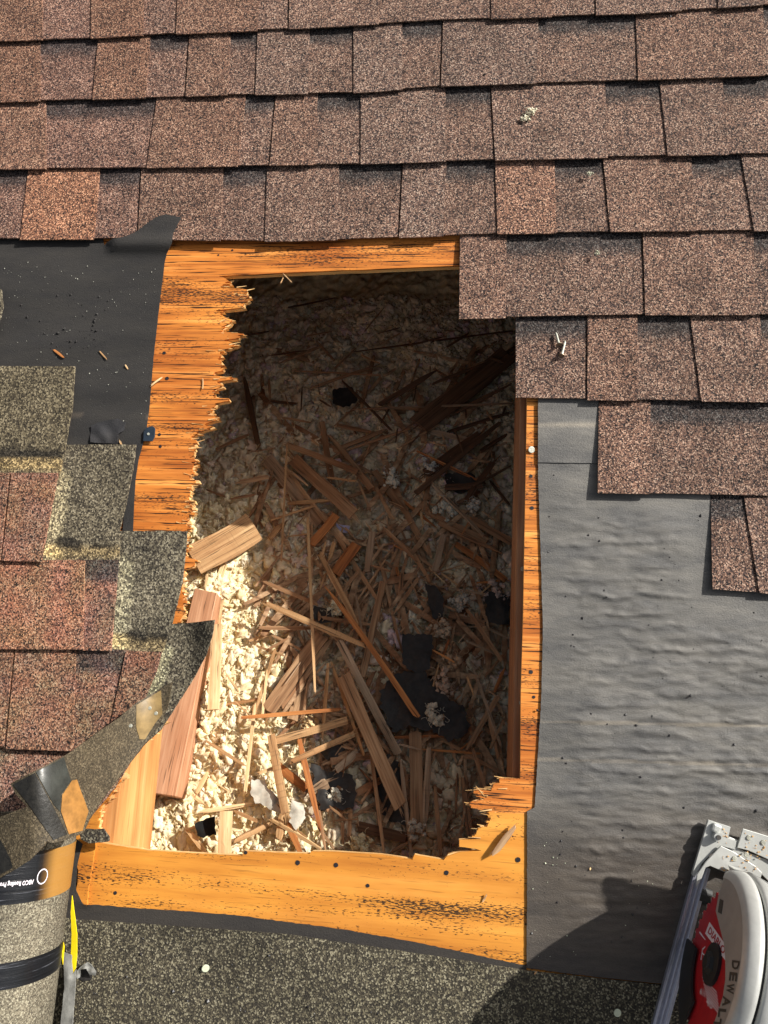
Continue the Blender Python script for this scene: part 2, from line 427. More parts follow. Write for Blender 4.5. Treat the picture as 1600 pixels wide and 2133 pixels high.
def holepoly():
    r = []
    n = len(RIGHT)
    for a, b in zip(RIGHT, RIGHT[1:]):
        k = 6
        r += [(a[0] + (b[0] - a[0]) * j / k + .8 * n3(a[1] + j, 3), a[1] + (b[1] - a[1]) * j / k) for j in range(k)]
    bb = []
    for a, b in zip(BOT[:19], BOT[1:19]):
        k = max(1, int(abs(b[0] - a[0]) / 9))
        bb += [(a[0] + (b[0] - a[0]) * j / k, a[1] + (b[1] - a[1]) * j / k + (1.1 * n3(a[0] * .3 + j * 1.7, 8) if j else 0)) for j in range(k)]
    tt = []
    for a, b in zip(TOP, TOP[1:]):
        k = 8
        tt += [(a[0] + (b[0] - a[0]) * j / k, a[1] + (b[1] - a[1]) * j / k + (.8 * n3(a[0] * .3 + j * 1.7, 9) if j else 0)) for j in range(k)]
    return spiky(LEFT, 8, 3.4, 3)[:-1] + spiky(RAG2, 5, 4, 4)[:-1] + bb + spiky(BOT[18:], -6, 3.2, 5)[:-1] + r + tt
HOLE = holepoly()
def plate_with_hole(name, outer, hole, wtop, thick, mat, parent, hole_px=True):
    O = [U(*p, wtop) if False else Vector((p[0], p[1], wtop)) for p in outer]
    H = [U(p[0], p[1], 0) for p in hole]; H = [Vector((h.x, h.y, wtop)) for h in H]
    pts = [Vector((p.x, p.y)) for p in O + H]; no = len(O); nh = len(H)
    ed = [(i, (i + 1) % no) for i in range(no)] + [(no + i, no + (i + 1) % nh) for i in range(nh)]
    v, e, f, *_ = delaunay_2d_cdt(pts, ed, [], 0, 1e-7)
    C = np.array([[sum(v[i][0] for i in t) / 3, sum(v[i][1] for i in t) / 3] for t in f])
    k = inside(C[:, 0], C[:, 1], [(p.x, p.y) for p in O]) & ~inside(C[:, 0], C[:, 1], [(p.x, p.y) for p in H])
    V = [Vector((a[0], a[1], wtop)) for a in v]; n = len(V); V += [p - Vector((0, 0, thick)) for p in V]
    Fc = []; cnt = {}
    for t, q in zip(f, k):
        if not q: continue
        a, b, c = t
        if (V[b] - V[a]).cross(V[c] - V[a]).z < 0: b, c = c, b
        Fc += [(a, b, c), (n + c, n + b, n + a)]
        for p in ((a, b), (b, c), (c, a)): cnt[p] = 1
    Fc += [(q, p, n + p, n + q) for (p, q) in cnt if (q, p) not in cnt]
    return mesh_obj(name, V, Fc, mat, parent)
OUT = [(-1.75, -2.25), (1.35, -2.25), (1.35, 1.1), (-1.75, 1.1)]
deck = Thing('plywood_deck', (0, 0, -.012), 'orange stained plywood roof deck with a large splintered hole broken through it', 'roof deck')
# the sheet changes along a joint below the hole's right strip: two sheets of one look-alike deck kept as parts
VS = U(700, 1700).y
def clip(poly, keep_above, v0):
    out = []
    n = len(poly)
    for i in range(n):
        a, b = poly[i], poly[(i + 1) % n]
        ia = (a[1] > v0) == keep_above; ib = (b[1] > v0) == keep_above
        if ia: out.append(a)
        if ia != ib:
            t = (v0 - a[1]) / (b[1] - a[1]); out.append((a[0] + (b[0] - a[0]) * t, v0))
    return out
def plate_uv(name, hole_uv, outer, wtop, thick, mat, parent):
    pass
H_uv = [tuple(U(*p))[:2] for p in HOLE]
def plate_cut(name, v_lo, v_hi, wtop, thick, mat, parent, grow=0.0, seed=1, side=None):
    """everything of the deck between v_lo and v_hi, minus the hole"""
    rr = random.Random(seed)
    Hh = []
    g = 0
    for i, (a, b) in enumerate(H_uv):
        if i % 2: g = grow * rr.uniform(-.5, 1.0) ** 3 * 1.6 if grow else 0
        cx = -0.15
        if a > .0 and b > -1.27: g = 0
        Hh.append((a + (g if a < cx else -g), b))
    O = [(OUT[0][0], v_lo), (OUT[1][0], v_lo), (OUT[1][0], v_hi), (OUT[0][0], v_hi)]
    pts = [Vector(p) for p in O + Hh]; no = 4; nh = len(Hh)
    ed = [(i, (i + 1) % 4) for i in range(4)] + [(4 + i, 4 + (i + 1) % nh) for i in range(nh)]
    v, e, f, *_ = delaunay_2d_cdt(pts, ed, [], 0, 1e-7)
    C = np.array([[sum(v[i][0] for i in t) / 3, sum(v[i][1] for i in t) / 3] for t in f])
    k = inside(C[:, 0], C[:, 1], O) & ~inside(C[:, 0], C[:, 1], Hh)
    V = [Vector((a[0], a[1], wtop)) for a in v]; n = len(V); V += [p - Vector((0, 0, thick)) for p in V]
    Fc = []; cnt = {}
    for t, q in zip(f, k):
        if not q: continue
        a, b, c = t
        if (V[b] - V[a]).cross(V[c] - V[a]).z < 0: b, c = c, b
        Fc += [(a, b, c), (n + c, n + b, n + a)]
        for p in ((a, b), (b, c), (c, a)): cnt[p] = 1
    Fc += [(q, p, n + p, n + q) for (p, q) in cnt if (q, p) not in cnt]
    used = sorted({i for q in Fc for i in q}); mp = {a: b for b, a in enumerate(used)}
    return mesh_obj(name, [V[i] for i in used], [tuple(mp[i] for i in q) for q in Fc], mat, parent)
SEAM = U(1000, 1690).y
plate_cut('top_veneer', SEAM, 1.1, 0, .0035, MAT['deck'], deck)
plate_cut('inner_plies', SEAM, 1.1, -.0036, .0084, MAT['raw'], deck, grow=.0055, seed=4)
plate_cut('lower_veneer', -2.25, SEAM, 0, .0035, MAT['deckb'], deck)
plate_cut('lower_inner_plies', -2.25, SEAM, -.0036, .0084, MAT['raw'], deck, grow=.0035, seed=5)
# loose fibres at the break
mb = MB()
rr = random.Random(21)
for (x, y) in [p for p in HOLE if (p[0] < 520 and p[1] < 1110) or (p[0] > 950 and 1620 < p[1] < 1800)]:
    for q in range(1 if rr.random() < .42 else 0):
        s = 1 if x < 700 else -1
        c = U(x - s * rr.uniform(4, 30), y + rr.uniform(-3, 3)) + Vector((0, 0, rr.uniform(-.006, .0012)))
        L = rr.uniform(.006, .02); a = rr.gauss(0, .16) + (0.5 if rr.random() < .1 else 0)
        d = Vector((s * math.cos(a), math.sin(a), rr.uniform(-.10, .06))) * L; wd = rr.uniform(.0003, .0011)
        n = Vector((0, wd, 0)); z = Vector((0, 0, .0006))
        mb.add([c - n, c + n, c + d + n * .3, c + d - n * .3, c - n + z, c + n + z, c + d + n * .3 + z, c + d - n * .3 + z], [(0, 3, 2, 1), (4, 5, 6, 7), (0, 1, 5, 4), (1, 2, 6, 5), (2, 3, 7, 6), (3, 0, 4, 7)])
mb.V = [v - deck.c for v in mb.V]
o = mb.obj('broken_fibres', MAT['raw'], deck); o['kind'] = 'stuff'
# left sliver of a second board
def flat(px, py): return 0.0
sheet('plywood_offcut', [(167, 1762), (200, 1752), (192, 1800), (184, 1850), (180, 1888), (158, 1868), (163, 1815), (158, 1800)], lambda x, y: .0045, .004, 6, MAT['deckb'], deck, jag=1.4, smooth=False)
# old nail holes in the deck
for (x, y, r) in [(620, 1797, 5), (700, 1802, 5), (930, 1818, 5), (1079, 1791, 5.5), (766, 1845, 4), (342, 735, 4.5), (332, 905, 4), (348, 788, 5), (1108, 1058, 4.5), (1106, 992, 4), (1106, 1400, 4.5), (512, 1776, 4), (240, 1860, 4), (484, 521, 3), (455, 531, 2.5), (334, 930, 4), (1112, 1452, 3.5)]:
    c = U(x, y, .0006); P = [c + Vector((math.cos(t) * r * (1 + .3 * n3(t * 3, x)) * .00066, math.sin(t) * r * (1 + .3 * n3(t * 2, y)) * .00062, 0)) for t in [k * math.pi / 6 for k in range(12)]]
    mesh_obj('nail_hole', P + [c - Vector((0, 0, .001))], [(i, (i + 1) % 12, 12) for i in range(12)] + [tuple(range(12))], MAT['tar'], deck)

# ------------------------------------------------------------------ rafters and attic timber
def timber(name, pa, pb, side, mat, label, cat):
    """rafter whose visible top edge runs through two picture points; its body lies on the given side of it"""
    a = U(*pa, -.0125); b = U(*pb, -.0125) if pb else a + Vector((-.01, 1, 0)); x = (b - a).normalized(); z = Vector((0, 0, 1)); y = z.cross(x)
    c = a + x * ((-.6 - a.y) / x.y); c.z = -.155
    t = Thing(name, c, label, cat, rot=Matrix((x, y, z)).transposed())
    mb = MB(); mb.box(-1.6, 1.65, 0 if side > 0 else -.038, .038 if side > 0 else 0, 0, .1425)
    mb.obj('beam', mat, t, bevel=.002)
    return t
MAT['rafter_r'] = wood_mat('aged_rafter', (.20, .085, .04), (.33, .165, .085), (.45, .27, .16), rnd=False, sx=3, sy=60, checks=.3)
MAT['rafter_l'] = wood_mat('pine_rafter', (.34, .145, .045), (.50, .25, .085), (.60, .35, .15), rnd=False, sx=2, sy=70, checks=.35)
ra = timber('rafter', (1067, 1600), (1083, 835), -1, MAT['rafter_r'], 'dark brown rafter along the right side of the hole', 'rafter')
lb = timber('rafter', (240, 1741), None, 1, MAT['rafter_l'], 'pale pine rafter at the lower left corner of the hole', 'rafter')
ra.o['group'] = lb.o['group'] = 'rafters under the deck'
# ends of nails through the right rafter edge
def nailhead(name, c, r, h, mat, label, cat, parent=None, tilt=(0, 0), group=None):
    mb = MB(); n = 16
    rot = Matrix.Rotation(tilt[0], 3, 'X') @ Matrix.Rotation(tilt[1], 3, 'Y')
    t = Thing(name, c, label, cat, rot=rot, group=group)
    mb.tube([(0, 0, h - .0012), (0, 0, h - .0002), (0, 0, h)], [r, r, r * .9], 18)
    mb.obj('head', mat, t)
    mb = MB(); mb.tube([(0, 0, -.01), (0, 0, h - .0013)], r * .33, 10); mb.obj('shank', mat, t)
    return t
G = 'nail heads left in the roof'
nailhead('roofing_nail', U(119, 793, .004), .0048, .0055, MAT['zinc'], 'grey nail head standing proud of the upper left olive shingle', 'nail', tilt=(.25, .2), group=G)
nailhead('roofing_nail', U(1106, 937, .0), .0050, .003, MAT['zinc'], 'pale nail head in the narrow plywood strip right of the hole', 'nail', tilt=(.2, .3), group=G)
nailhead('roofing_nail', U(428, 2014, .004), .0052, .004, MAT['ivory'], 'greenish white nail head in the dark granule sheet at the bottom left', 'nail', tilt=(.3, .4), group=G)
nailhead('roofing_nail', U(1285, 2108, .004), .0048, .003, MAT['ivory'], "greenish white nail head in the saw's shadow at the bottom", 'nail', tilt=(.1, .2), group=G)
nailhead('roofing_nail', U(1083, 1185, -.0125) + Vector((.004, 0, 0)), .0035, .002, MAT['zinc'], 'small nail head in the top of the right rafter halfway down', 'nail', tilt=(.1, .3), group=G)
nailhead('roofing_nail', U(1074, 1463, -.0125) + Vector((.008, 0, 0)), .0035, .002, MAT['zinc'], 'small nail head low down in the top of the right rafter', 'nail', tilt=(.1, .3), group=G)

def plank(name, corners, thick, mat, label, cat, group=None, hs=None):
    """flat board: four roof-frame corners (start-left, start-right, end-right, end-left)"""
    a, b, c, d = corners
    p0, p1 = (a + b) / 2, (c + d) / 2
    x = (p1 - p0).normalized(); y = ((a - b) + (d - c)).normalized(); z = x.cross(y).normalized()
    if z.z < 0: z = -z
    y = z.cross(x)
    rot = Matrix((x, y, z)).transposed()
    base = p0
    V = [p + q for q in (Vector((0, 0, 0)), -z * thick) for p in corners]
    o = mesh_obj(name, V, [(0, 3, 2, 1), (4, 5, 6, 7), (0, 1, 5, 4), (1, 2, 6, 5), (2, 3, 7, 6), (3, 0, 4, 7)], mat, base=base, rot=rot)
    bm = bmesh.new(); bm.from_mesh(o.data); bmesh.ops.recalc_face_normals(bm, faces=bm.faces); bm.to_mesh(o.data); bm.free()
    m = o.modifiers.new('bevel', 'BEVEL'); m.width = .0015; m.segments = 1
    return tag(o, label, cat, group)
plank('ceiling_joist', [F(405, 1225, .06), F(452, 1235, .06), F(366, 1660, .05), F(300, 1650, .05)], .05, MAT['w_pink'], 'pinkish sunlit board lying at a slant in the insulation behind the bent shingle', 'board')

# ------------------------------------------------------------------ insulation
def insulation():
    # the fine lumpy bed in view and a coarser one round it, all one heap
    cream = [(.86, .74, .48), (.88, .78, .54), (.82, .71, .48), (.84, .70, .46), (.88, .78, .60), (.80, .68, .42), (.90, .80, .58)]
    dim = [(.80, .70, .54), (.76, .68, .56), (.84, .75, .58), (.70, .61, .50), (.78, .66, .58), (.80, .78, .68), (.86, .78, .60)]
    nu, nv = 330, 440
    us = np.linspace(-.75, .30, nu); vs = np.linspace(-1.62, -.1, nv)
    V = []; Cc = []
    for v in vs:
        for u in us:
            q = Vector((u * 34, v * 34, 0))
            d = noise.voronoi(q)[0]
            h = .008 * (1 - d[0] * 1.3) + .022 * n3(u * 7, v * 7, 4) + .006 * n3(u * 60, v * 60, 2)
            V.append((u, v, wins(v) + h - .0005 + .003 * n3(u * 150, v * 150, 5)))
            t = .92 + .15 * n3(u * 20, v * 20, 9); Cc.append((.82 * t, .70 * t, .46 * t))
    Fc = [(j * nu + i, j * nu + i + 1, (j + 1) * nu + i + 1, (j + 1) * nu + i) for j in range(nv - 1) for i in range(nu - 1)]
    V = np.array(V); Cc = np.array(Cc)
    vl = [V]; fl = [np.array([(a, b, c) for a, b, c, d in Fc] + [(a, c, d) for a, b, c, d in Fc])]; cl = [Cc]
    off = len(V)
    # outer bed
    ov = []
    for a, b in ((-1.74, -2.24), (1.34, -2.24), (1.34, 1.09), (-1.74, 1.09)): ov.append((a, b, wins(b) - .035))
    vl.append(np.array(ov)); fl.append(np.array([(0, 1, 2), (0, 2, 3)]) + off); cl.append(np.full((4, 3), .5)); off += 4
    # curds
    bm = bmesh.new(); bmesh.ops.create_icosphere(bm, subdivisions=3, radius=1)
    base = np.array([v.co[:] for v in bm.verts]); fb = np.array([[v.index for v in f.verts] for f in bm.faces]); bm.free()
    bm = bmesh.new(); bmesh.ops.create_icosphere(bm, subdivisions=2, radius=1)
    base2 = np.array([v.co[:] for v in bm.verts]); fb2 = np.array([[v.index for v in f.verts] for f in bm.faces]); bm.free()
    protos = []
    for k in range(14):
        P = []
        for p in base:
            p = Vector(p); n = 1 + .75 * noise.noise(p * 1.3 + Vector((k * 7, 0, 0))) + .45 * noise.noise(p * 3.4 + Vector((0, k * 5, 0)))
            P.append(p * n)
        protos.append(np.array(P))
    big = protos; protos = []
    for k in range(14):
        P = []
        for p in base2:
            p = Vector(p); P.append(p * (1 + .8 * noise.noise(p * 1.4 + Vector((k * 7, 3, 0))) + .5 * noise.noise(p * 3.0 + Vector((0, k * 5, 2)))))
        protos.append(np.array(P))
    small = protos
    N = 15000
    for i in range(N):
        u = RNG.uniform(-.66, .16); v = RNG.uniform(-1.55, -.28)
        s = .0031 * (1 + RNG.random() ** 3 * 2.8); fbk = fb if s > .0045 else fb2
        P = (big if s > .0045 else small)[RNG.integers(14)] * np.array([s * RNG.uniform(1.0, 1.7), s * RNG.uniform(.8, 1.1), s * RNG.uniform(.6, .9)])
        a, b, c = RNG.uniform(0, 6.28), RNG.uniform(-.5, .5), RNG.uniform(-.5, .5)
        Rz = np.array([[math.cos(a), -math.sin(a), 0], [math.sin(a), math.cos(a), 0], [0, 0, 1]])
        Rx = np.array([[1, 0, 0], [0, math.cos(b), -math.sin(b)], [0, math.sin(b), math.cos(b)]])
        P = P @ (Rz @ Rx).T
        d = noise.voronoi(Vector((u * 34, v * 34, 0)))[0]
        h = .010 * (1 - d[0] * 1.3) + .022 * n3(u * 7, v * 7, 4)
        P += np.array([u, v, wins(v) + h + RNG.uniform(-.003, .0035)])
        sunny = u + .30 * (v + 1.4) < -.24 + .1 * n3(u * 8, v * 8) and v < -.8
        pal = cream if sunny else dim  # sunlit and shaded palettes put the hole's light into the curd colours
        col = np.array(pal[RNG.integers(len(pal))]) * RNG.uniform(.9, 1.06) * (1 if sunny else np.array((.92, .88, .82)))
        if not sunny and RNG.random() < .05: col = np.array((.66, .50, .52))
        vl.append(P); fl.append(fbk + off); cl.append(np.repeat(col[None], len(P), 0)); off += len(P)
    # shredded fibres
    for i in range(6500):
        u = RNG.uniform(-.64, .16); v = RNG.uniform(-1.52, -.28)
        d = noise.voronoi(Vector((u * 34, v * 34, 0)))[0]
        z = wins(v) + .010 * (1 - d[0] * 1.3) + .022 * n3(u * 7, v * 7, 4) + RNG.uniform(.003, .010)
        a = RNG.uniform(0, 6.28); L = RNG.uniform(.006, .022); k = RNG.uniform(-60, 60); wd = RNG.uniform(.0003, .0009)
        P = []; x, y = u, v
        for j in range(6):
            P += [(x - wd * math.sin(a), y + wd * math.cos(a), z + .001 * math.sin(j)), (x + wd * math.sin(a), y - wd * math.cos(a), z + .0012 * math.cos(j * 1.3))]
            x += math.cos(a) * L / 5; y += math.sin(a) * L / 5; a += k * L / 5; z += RNG.uniform(-.0015, .0015)
        q = []
        for j in range(5): q += [(2 * j, 2 * j + 1, 2 * j + 3), (2 * j, 2 * j + 3, 2 * j + 2)]
        col = np.array(cream[RNG.integers(len(cream))]) * RNG.uniform(.7, 1.1)
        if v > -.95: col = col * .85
        vl.append(np.array(P)); fl.append(np.array(q) + off); cl.append(np.repeat(col[None], 12, 0)); off += 12
    V = np.concatenate(vl); Fa = np.concatenate(fl); Ca = np.concatenate(cl)
    c = np.array((-.25, -.95, wins(-.95))); V = V - c
    me = bpy.data.meshes.new('insulation')
    me.vertices.add(len(V)); me.vertices.foreach_set('co', V.astype(np.float32).ravel())
    me.loops.add(Fa.size); me.loops.foreach_set('vertex_index', Fa.astype(np.int32).ravel())
    me.polygons.add(len(Fa)); me.polygons.foreach_set('loop_start', np.arange(0, Fa.size, 3, dtype=np.int32))
    me.polygons.foreach_set('use_smooth', np.ones(len(Fa), bool))
    me.update(calc_edges=True)
    at = me.color_attributes.new('tint', 'FLOAT_COLOR', 'POINT')
    at.data.foreach_set('color', np.concatenate([Ca, np.ones((len(Ca), 1))], 1).astype(np.float32).ravel())
    me.materials.append(MAT['ins'])
    o = bpy.data.objects.new('insulation', me); COL.objects.link(o)
    o.matrix_world = M4 @ Matrix.Translation(Vector(c))
    tag(o, 'lumpy cream blown-in attic insulation filling the bottom of the hole', 'insulation', kind='stuff')
insulation()
# added skirt walls below the deck edge, keeping stray daylight out of the attic
MAT['wallm'] = plain('attic_skirt', (.35, .33, .30), .9)
mb = MB()
hw = Thing('attic_skirt', (-.2, -.6, -1.2), 'added plain skirt wall below the deck edge, keeping light out of the attic', 'wall')
for x0, x1, y0, y1 in ((-1.76, -1.74, -2.26, 1.1), (1.34, 1.36, -2.26, 1.1), (-1.74, 1.34, -2.26, -2.24), (-1.74, 1.34, 1.09, 1.11)):
    mb.box(x0 + .2, x1 + .2, y0 + .6, y1 + .6, -.6, 1.187)
mb.obj('skirt_panel', MAT['wallm'], hw)

# tufts that stand out
def tuft(px, py, r, h, col, label, on=None, group='loose insulation tufts'):
    c = on or F(px, py, h); bm = bmesh.new()
    V = []; Fc = []; rr = random.Random(px)
    mb = MB()
    bm0 = bmesh.new(); bmesh.ops.create_icosphere(bm0, subdivisions=3, radius=1)
    for k in range(20):
        o = Vector((rr.gauss(0, .6), rr.gauss(0, .6), rr.gauss(0, .16))) * r; s = r * rr.uniform(.16, .42)
        Vv = []
        for v in bm0.verts:
            p = v.co; Vv.append(o + p * s * (1 + .8 * noise.noise(p * 1.5 + Vector((k * 3 + px, 0, 0))) + .3 * noise.noise(p * 4 + Vector((k, py, 0)))))
        mb.add(Vv, [tuple(v.index for v in f.verts) for f in bm0.faces])
    bm0.free()
    for k in range(26):
        q = Vector((rr.gauss(0, .7), rr.gauss(0, .7), rr.uniform(0, .35))) * r; a = rr.uniform(0, 6.3); cv = rr.uniform(-1.2, 1.2); w = r * .035
        Pp = []
        for j in range(5): Pp.append(q.copy()); q = q + Vector((math.cos(a), math.sin(a), rr.uniform(-.3, .3))) * r * .22; a += cv
        mb.tube(Pp, w, 4)
    V = [c + v for v in mb.V]
    o = mesh_obj('insulation_tuft', V, mb.F, MAT['ins'], cols=[col] * len(V), smooth=True)
    tag(o, label, 'insulation tuft', group)
tuft(748, 1762, .014, .035, (.62, .54, .36), 'large yellowish wool tuft against the bottom plywood edge')
tuft(862, 1732, .012, .045, (.52, .46, .38), 'grey-brown wool tuft at the foot of the upright laths')
tuft(905, 1492, .013, .045, (.60, .55, .45), 'pale curled wool tuft on the largest black felt scrap')
tuft(760, 1365, .008, .02, (.60, .56, .46), 'small cream wool tuft beside the long orange splinter')
tuft(700, 1270, .012, .03, (.74, .66, .48), 'cream wool tuft beside the small black gap in the middle of the hole')
tuft(928, 1060, .014, .03, (.60, .60, .52), 'greenish grey wool tuft under the crossing splinters at the right')
tuft(818, 1000, .014, .03, (.66, .66, .58), 'whitish wool tuft in the middle of the dark upper half of the hole')
tuft(895, 972, .011, .03, (.60, .62, .60), 'pale grey wool tuft near the black gap in the upper right')
tuft(985, 1055, .012, .03, (.62, .60, .54), 'ring-shaped grey wool tuft beside the right rafter')
tuft(1035, 1235, .016, .03, (.50, .40, .36), 'pinkish brown wool tuft touching the right rafter')
tuft(915, 1310, .013, .035, (.48, .38, .28), 'brownish wool tuft above the largest black felt scrap')
tuft(940, 1375, .016, .035, (.50, .36, .24), 'tan fluffy wool tuft right of the largest black felt scrap')
tuft(925, 1430, .014, .04, (.48, .36, .28), 'dusty pink wool tuft at the right edge of the largest black felt scrap')
tuft(960, 1255, .014, .03, (.52, .48, .42), 'grey wool tuft above the tan tuft beside the rafter')
tuft(640, 1505, .009, .03, (.80, .62, .36), 'small tan wool tuft below the level orange splinter')
tuft(700, 1660, .010, .03, (.55, .52, .44), 'grey wool tuft on the lower left black scrap')

# ------------------------------------------------------------------ black felt scraps and paper in the hole
def scrap(name, pts, h, mat, label, cat, group=None, amp=.007, thick=.0012):
    cx = sum(p[0] for p in pts) / len(pts)
    o = sheet(name, pts, lambda x, y: h + (.014 if mat is MAT['black'] and y < 1550 else 0) + amp * n3(x * .03, y * .03, cx) + .3 * amp * n3(x * .1, y * .1, cx), thick, 6, mat, jag=min(6.5, .065 * (max(p[0] for p in pts) - min(p[0] for p in pts))), mapf=F, seed=cx)
    tag(o, label, cat, group); return o
GB = 'torn black felt scraps in the hole'
scrap('felt_scrap', [(838, 1322), (870, 1320), (902, 1322), (900, 1360), (895, 1395), (878, 1402), (850, 1398), (838, 1370)], .032, MAT['black'], 'small black felt scrap just above the largest black scrap', 'felt scrap', GB)
scrap('felt_scrap', [(790, 1440), (830, 1400), (880, 1395), (900, 1420), (935, 1450), (972, 1480), (975, 1530), (935, 1545), (900, 1520), (860, 1515), (815, 1525), (800, 1490)], .028, MAT['black'], 'largest black felt scrap, low right of the middle of the hole', 'felt scrap', GB)
scrap('felt_scrap', [(648, 1590), (672, 1600), (700, 1608), (735, 1615), (742, 1660), (735, 1685), (700, 1680), (668, 1690), (660, 1650)], .03, MAT['black'], 'black felt scrap at the edge of the sunlight near the bottom', 'felt scrap', GB)
scrap('felt_scrap', [(785, 1590), (812, 1568), (835, 1600), (848, 1660), (850, 1720), (815, 1712), (785, 1690), (778, 1640)], .026, MAT['black'], 'black felt scrap under the widest plank near the bottom', 'felt scrap', GB)
scrap('felt_scrap', [(655, 1262), (690, 1270), (692, 1295), (668, 1300), (652, 1285)], .016, MAT['black'], 'tiny black felt scrap beside the cream tuft in the middle', 'felt scrap', GB)
scrap('felt_scrap', [(885, 1215), (910, 1220), (925, 1250), (922, 1285), (905, 1290), (892, 1255)], .022, MAT['black'], 'narrow black felt scrap right of the middle', 'felt scrap', GB)
scrap('felt_scrap', [(1000, 1225), (1062, 1240), (1062, 1300), (1010, 1298), (1015, 1260)], .02, MAT['black'], 'black felt scrap touching the right rafter', 'felt scrap', GB)
scrap('felt_scrap', [(695, 810), (735, 805), (745, 835), (715, 850), (692, 840)], .016, MAT['black'], 'black felt scrap in the dim upper half of the hole', 'felt scrap', GB)
scrap('felt_scrap', [(925, 985), (985, 985), (1000, 1010), (960, 1030), (930, 1015)], .016, MAT['black'], 'black felt scrap under crossing splinters in the upper right', 'felt scrap', GB)
scrap('felt_scrap', [(405, 1715), (448, 1700), (450, 1738), (425, 1745), (412, 1740)], .034, MAT['felt_l'], 'small dark felt square in the sunlit insulation at the bottom', 'felt scrap', GB)
scrap('felt_scrap', [(665, 1560), (715, 1548), (722, 1570), (680, 1585)], .02, MAT['black'], 'black felt scrap under the tan splinters low in the hole', 'felt scrap', GB)
GP = 'crumpled grey paper scraps'
scrap('paper_scrap', [(524, 1622), (548, 1625), (572, 1655), (590, 1680), (586, 1696), (560, 1686), (535, 1672), (522, 1650)], .036, MAT['paper'], 'crumpled grey paper scrap left of the sunlit lath', 'paper scrap', GP, .012, .0006)
scrap('paper_scrap', [(608, 1665), (632, 1678), (638, 1705), (618, 1728), (602, 1712)], .036, MAT['paper'], 'crumpled grey paper scrap right of the sunlit lath', 'paper scrap', GP, .010, .0006)
scrap('foil_scrap', [(700, 1092), (728, 1096), (727, 1110), (704, 1108)], .026, MAT['lilac'], 'tiny lilac foil scrap among the splinters', 'foil scrap', None, .006, .0005)

# ------------------------------------------------------------------ splinters in the hole
NS = [0]; GEN = {}
def lath(p0, p1, wd, tone, thick=None, seed=0, bend=0.0, ragged=1.0, square=False):
    ragged = .22 if wd > .012 else ragged
    rr = random.Random(seed)
    x = (p1 - p0); L = x.length; x = x / L
    tl = .08 if wd > .012 else .25; z = Vector((rr.uniform(-tl, tl), rr.uniform(-tl, tl), 1)); z = (z - x * z.dot(x)).normalized(); y = z.cross(x)
    rot = Matrix((x, y, z)).transposed()
    th = thick or max(.0012, min(.005, wd * .35)) * rr.uniform(.8, 1.2)
    k = 7; rows = []
    sty = rr.random()
    s0, s1 = (rr.uniform(.2, .75), rr.uniform(.55, 1.0)) if rr.random() < .5 else (rr.uniform(.7, 1.0), rr.uniform(.15, .6))
    if wd > .012: s0 = s1 = .97
    if square: s0 = s1 = 1.0; ragged = .04
    V = []; Fc = []
    ph = rr.uniform(0, 6)
    for i in range(k):
        t = i / (k - 1)
        f = (s0 + (1 - s0) * min(1, t * 5)) * (s1 + (1 - s1) * min(1, (1 - t) * 4)) * (1 + rr.uniform(-.06, .06) * (0 if square else 1))
        hw = wd / 2 * f; b = bend * math.sin(math.pi * t) + .04 * wd * math.sin(ph + 5 * t)
        xx = t * L
        j0, j1, jm = (rr.uniform(-.6, .6) * wd * ragged if i in (0, k - 1) else 0 for _ in range(3))
        zc = .3 * wd * bend + .0008 * math.sin(ph + t * 4)
        V += [(xx + j0, b - hw, zc), (xx + jm, b + hw * rr.uniform(-.3, .3), zc + th * .12), (xx + j1, b + hw, zc),
              (xx + j1 * .8, b + hw * .96, zc - th), (xx + j0 * .8, b - hw * .96, zc - th)]
    for i in range(k - 1):
        a = i * 5; c = a + 5
        for q in range(5): Fc.append((a + q, c + q, c + (q + 1) % 5, a + (q + 1) % 5))
    Fc += [(0, 1, 2, 3, 4), tuple(reversed(range((k - 1) * 5, k * 5)))]
    for sgn, xe, fw in (() if square else ((-1, 0.0, s0), (1, L, s1))):       # frayed ends
        for q in range(rr.choice([2, 3, 3, 4]) if wd > .004 else 1):
            yb = rr.uniform(-.42, .42) * wd * fw; ww = wd * fw * rr.uniform(.06, .16); ln = wd * rr.uniform(.3, 1.3); zz = -rr.uniform(.1, .8) * th
            xi = xe - sgn * wd * .7; kk = len(V); dy = rr.uniform(-.25, .25) * ln
            V += [(xi, yb - ww, zz), (xi, yb + ww, zz), (xi, yb + ww, zz - th * .3), (xi, yb - ww, zz - th * .3), (xe + sgn * ln, yb + dy, zz - th * .15 + rr.uniform(-.2, .3) * th)]
            Fc += [(kk, kk + 1, kk + 4), (kk + 1, kk + 2, kk + 4), (kk + 2, kk + 3, kk + 4), (kk + 3, kk, kk + 4), (kk + 3, kk + 2, kk + 1, kk)]
    return V, Fc, rot
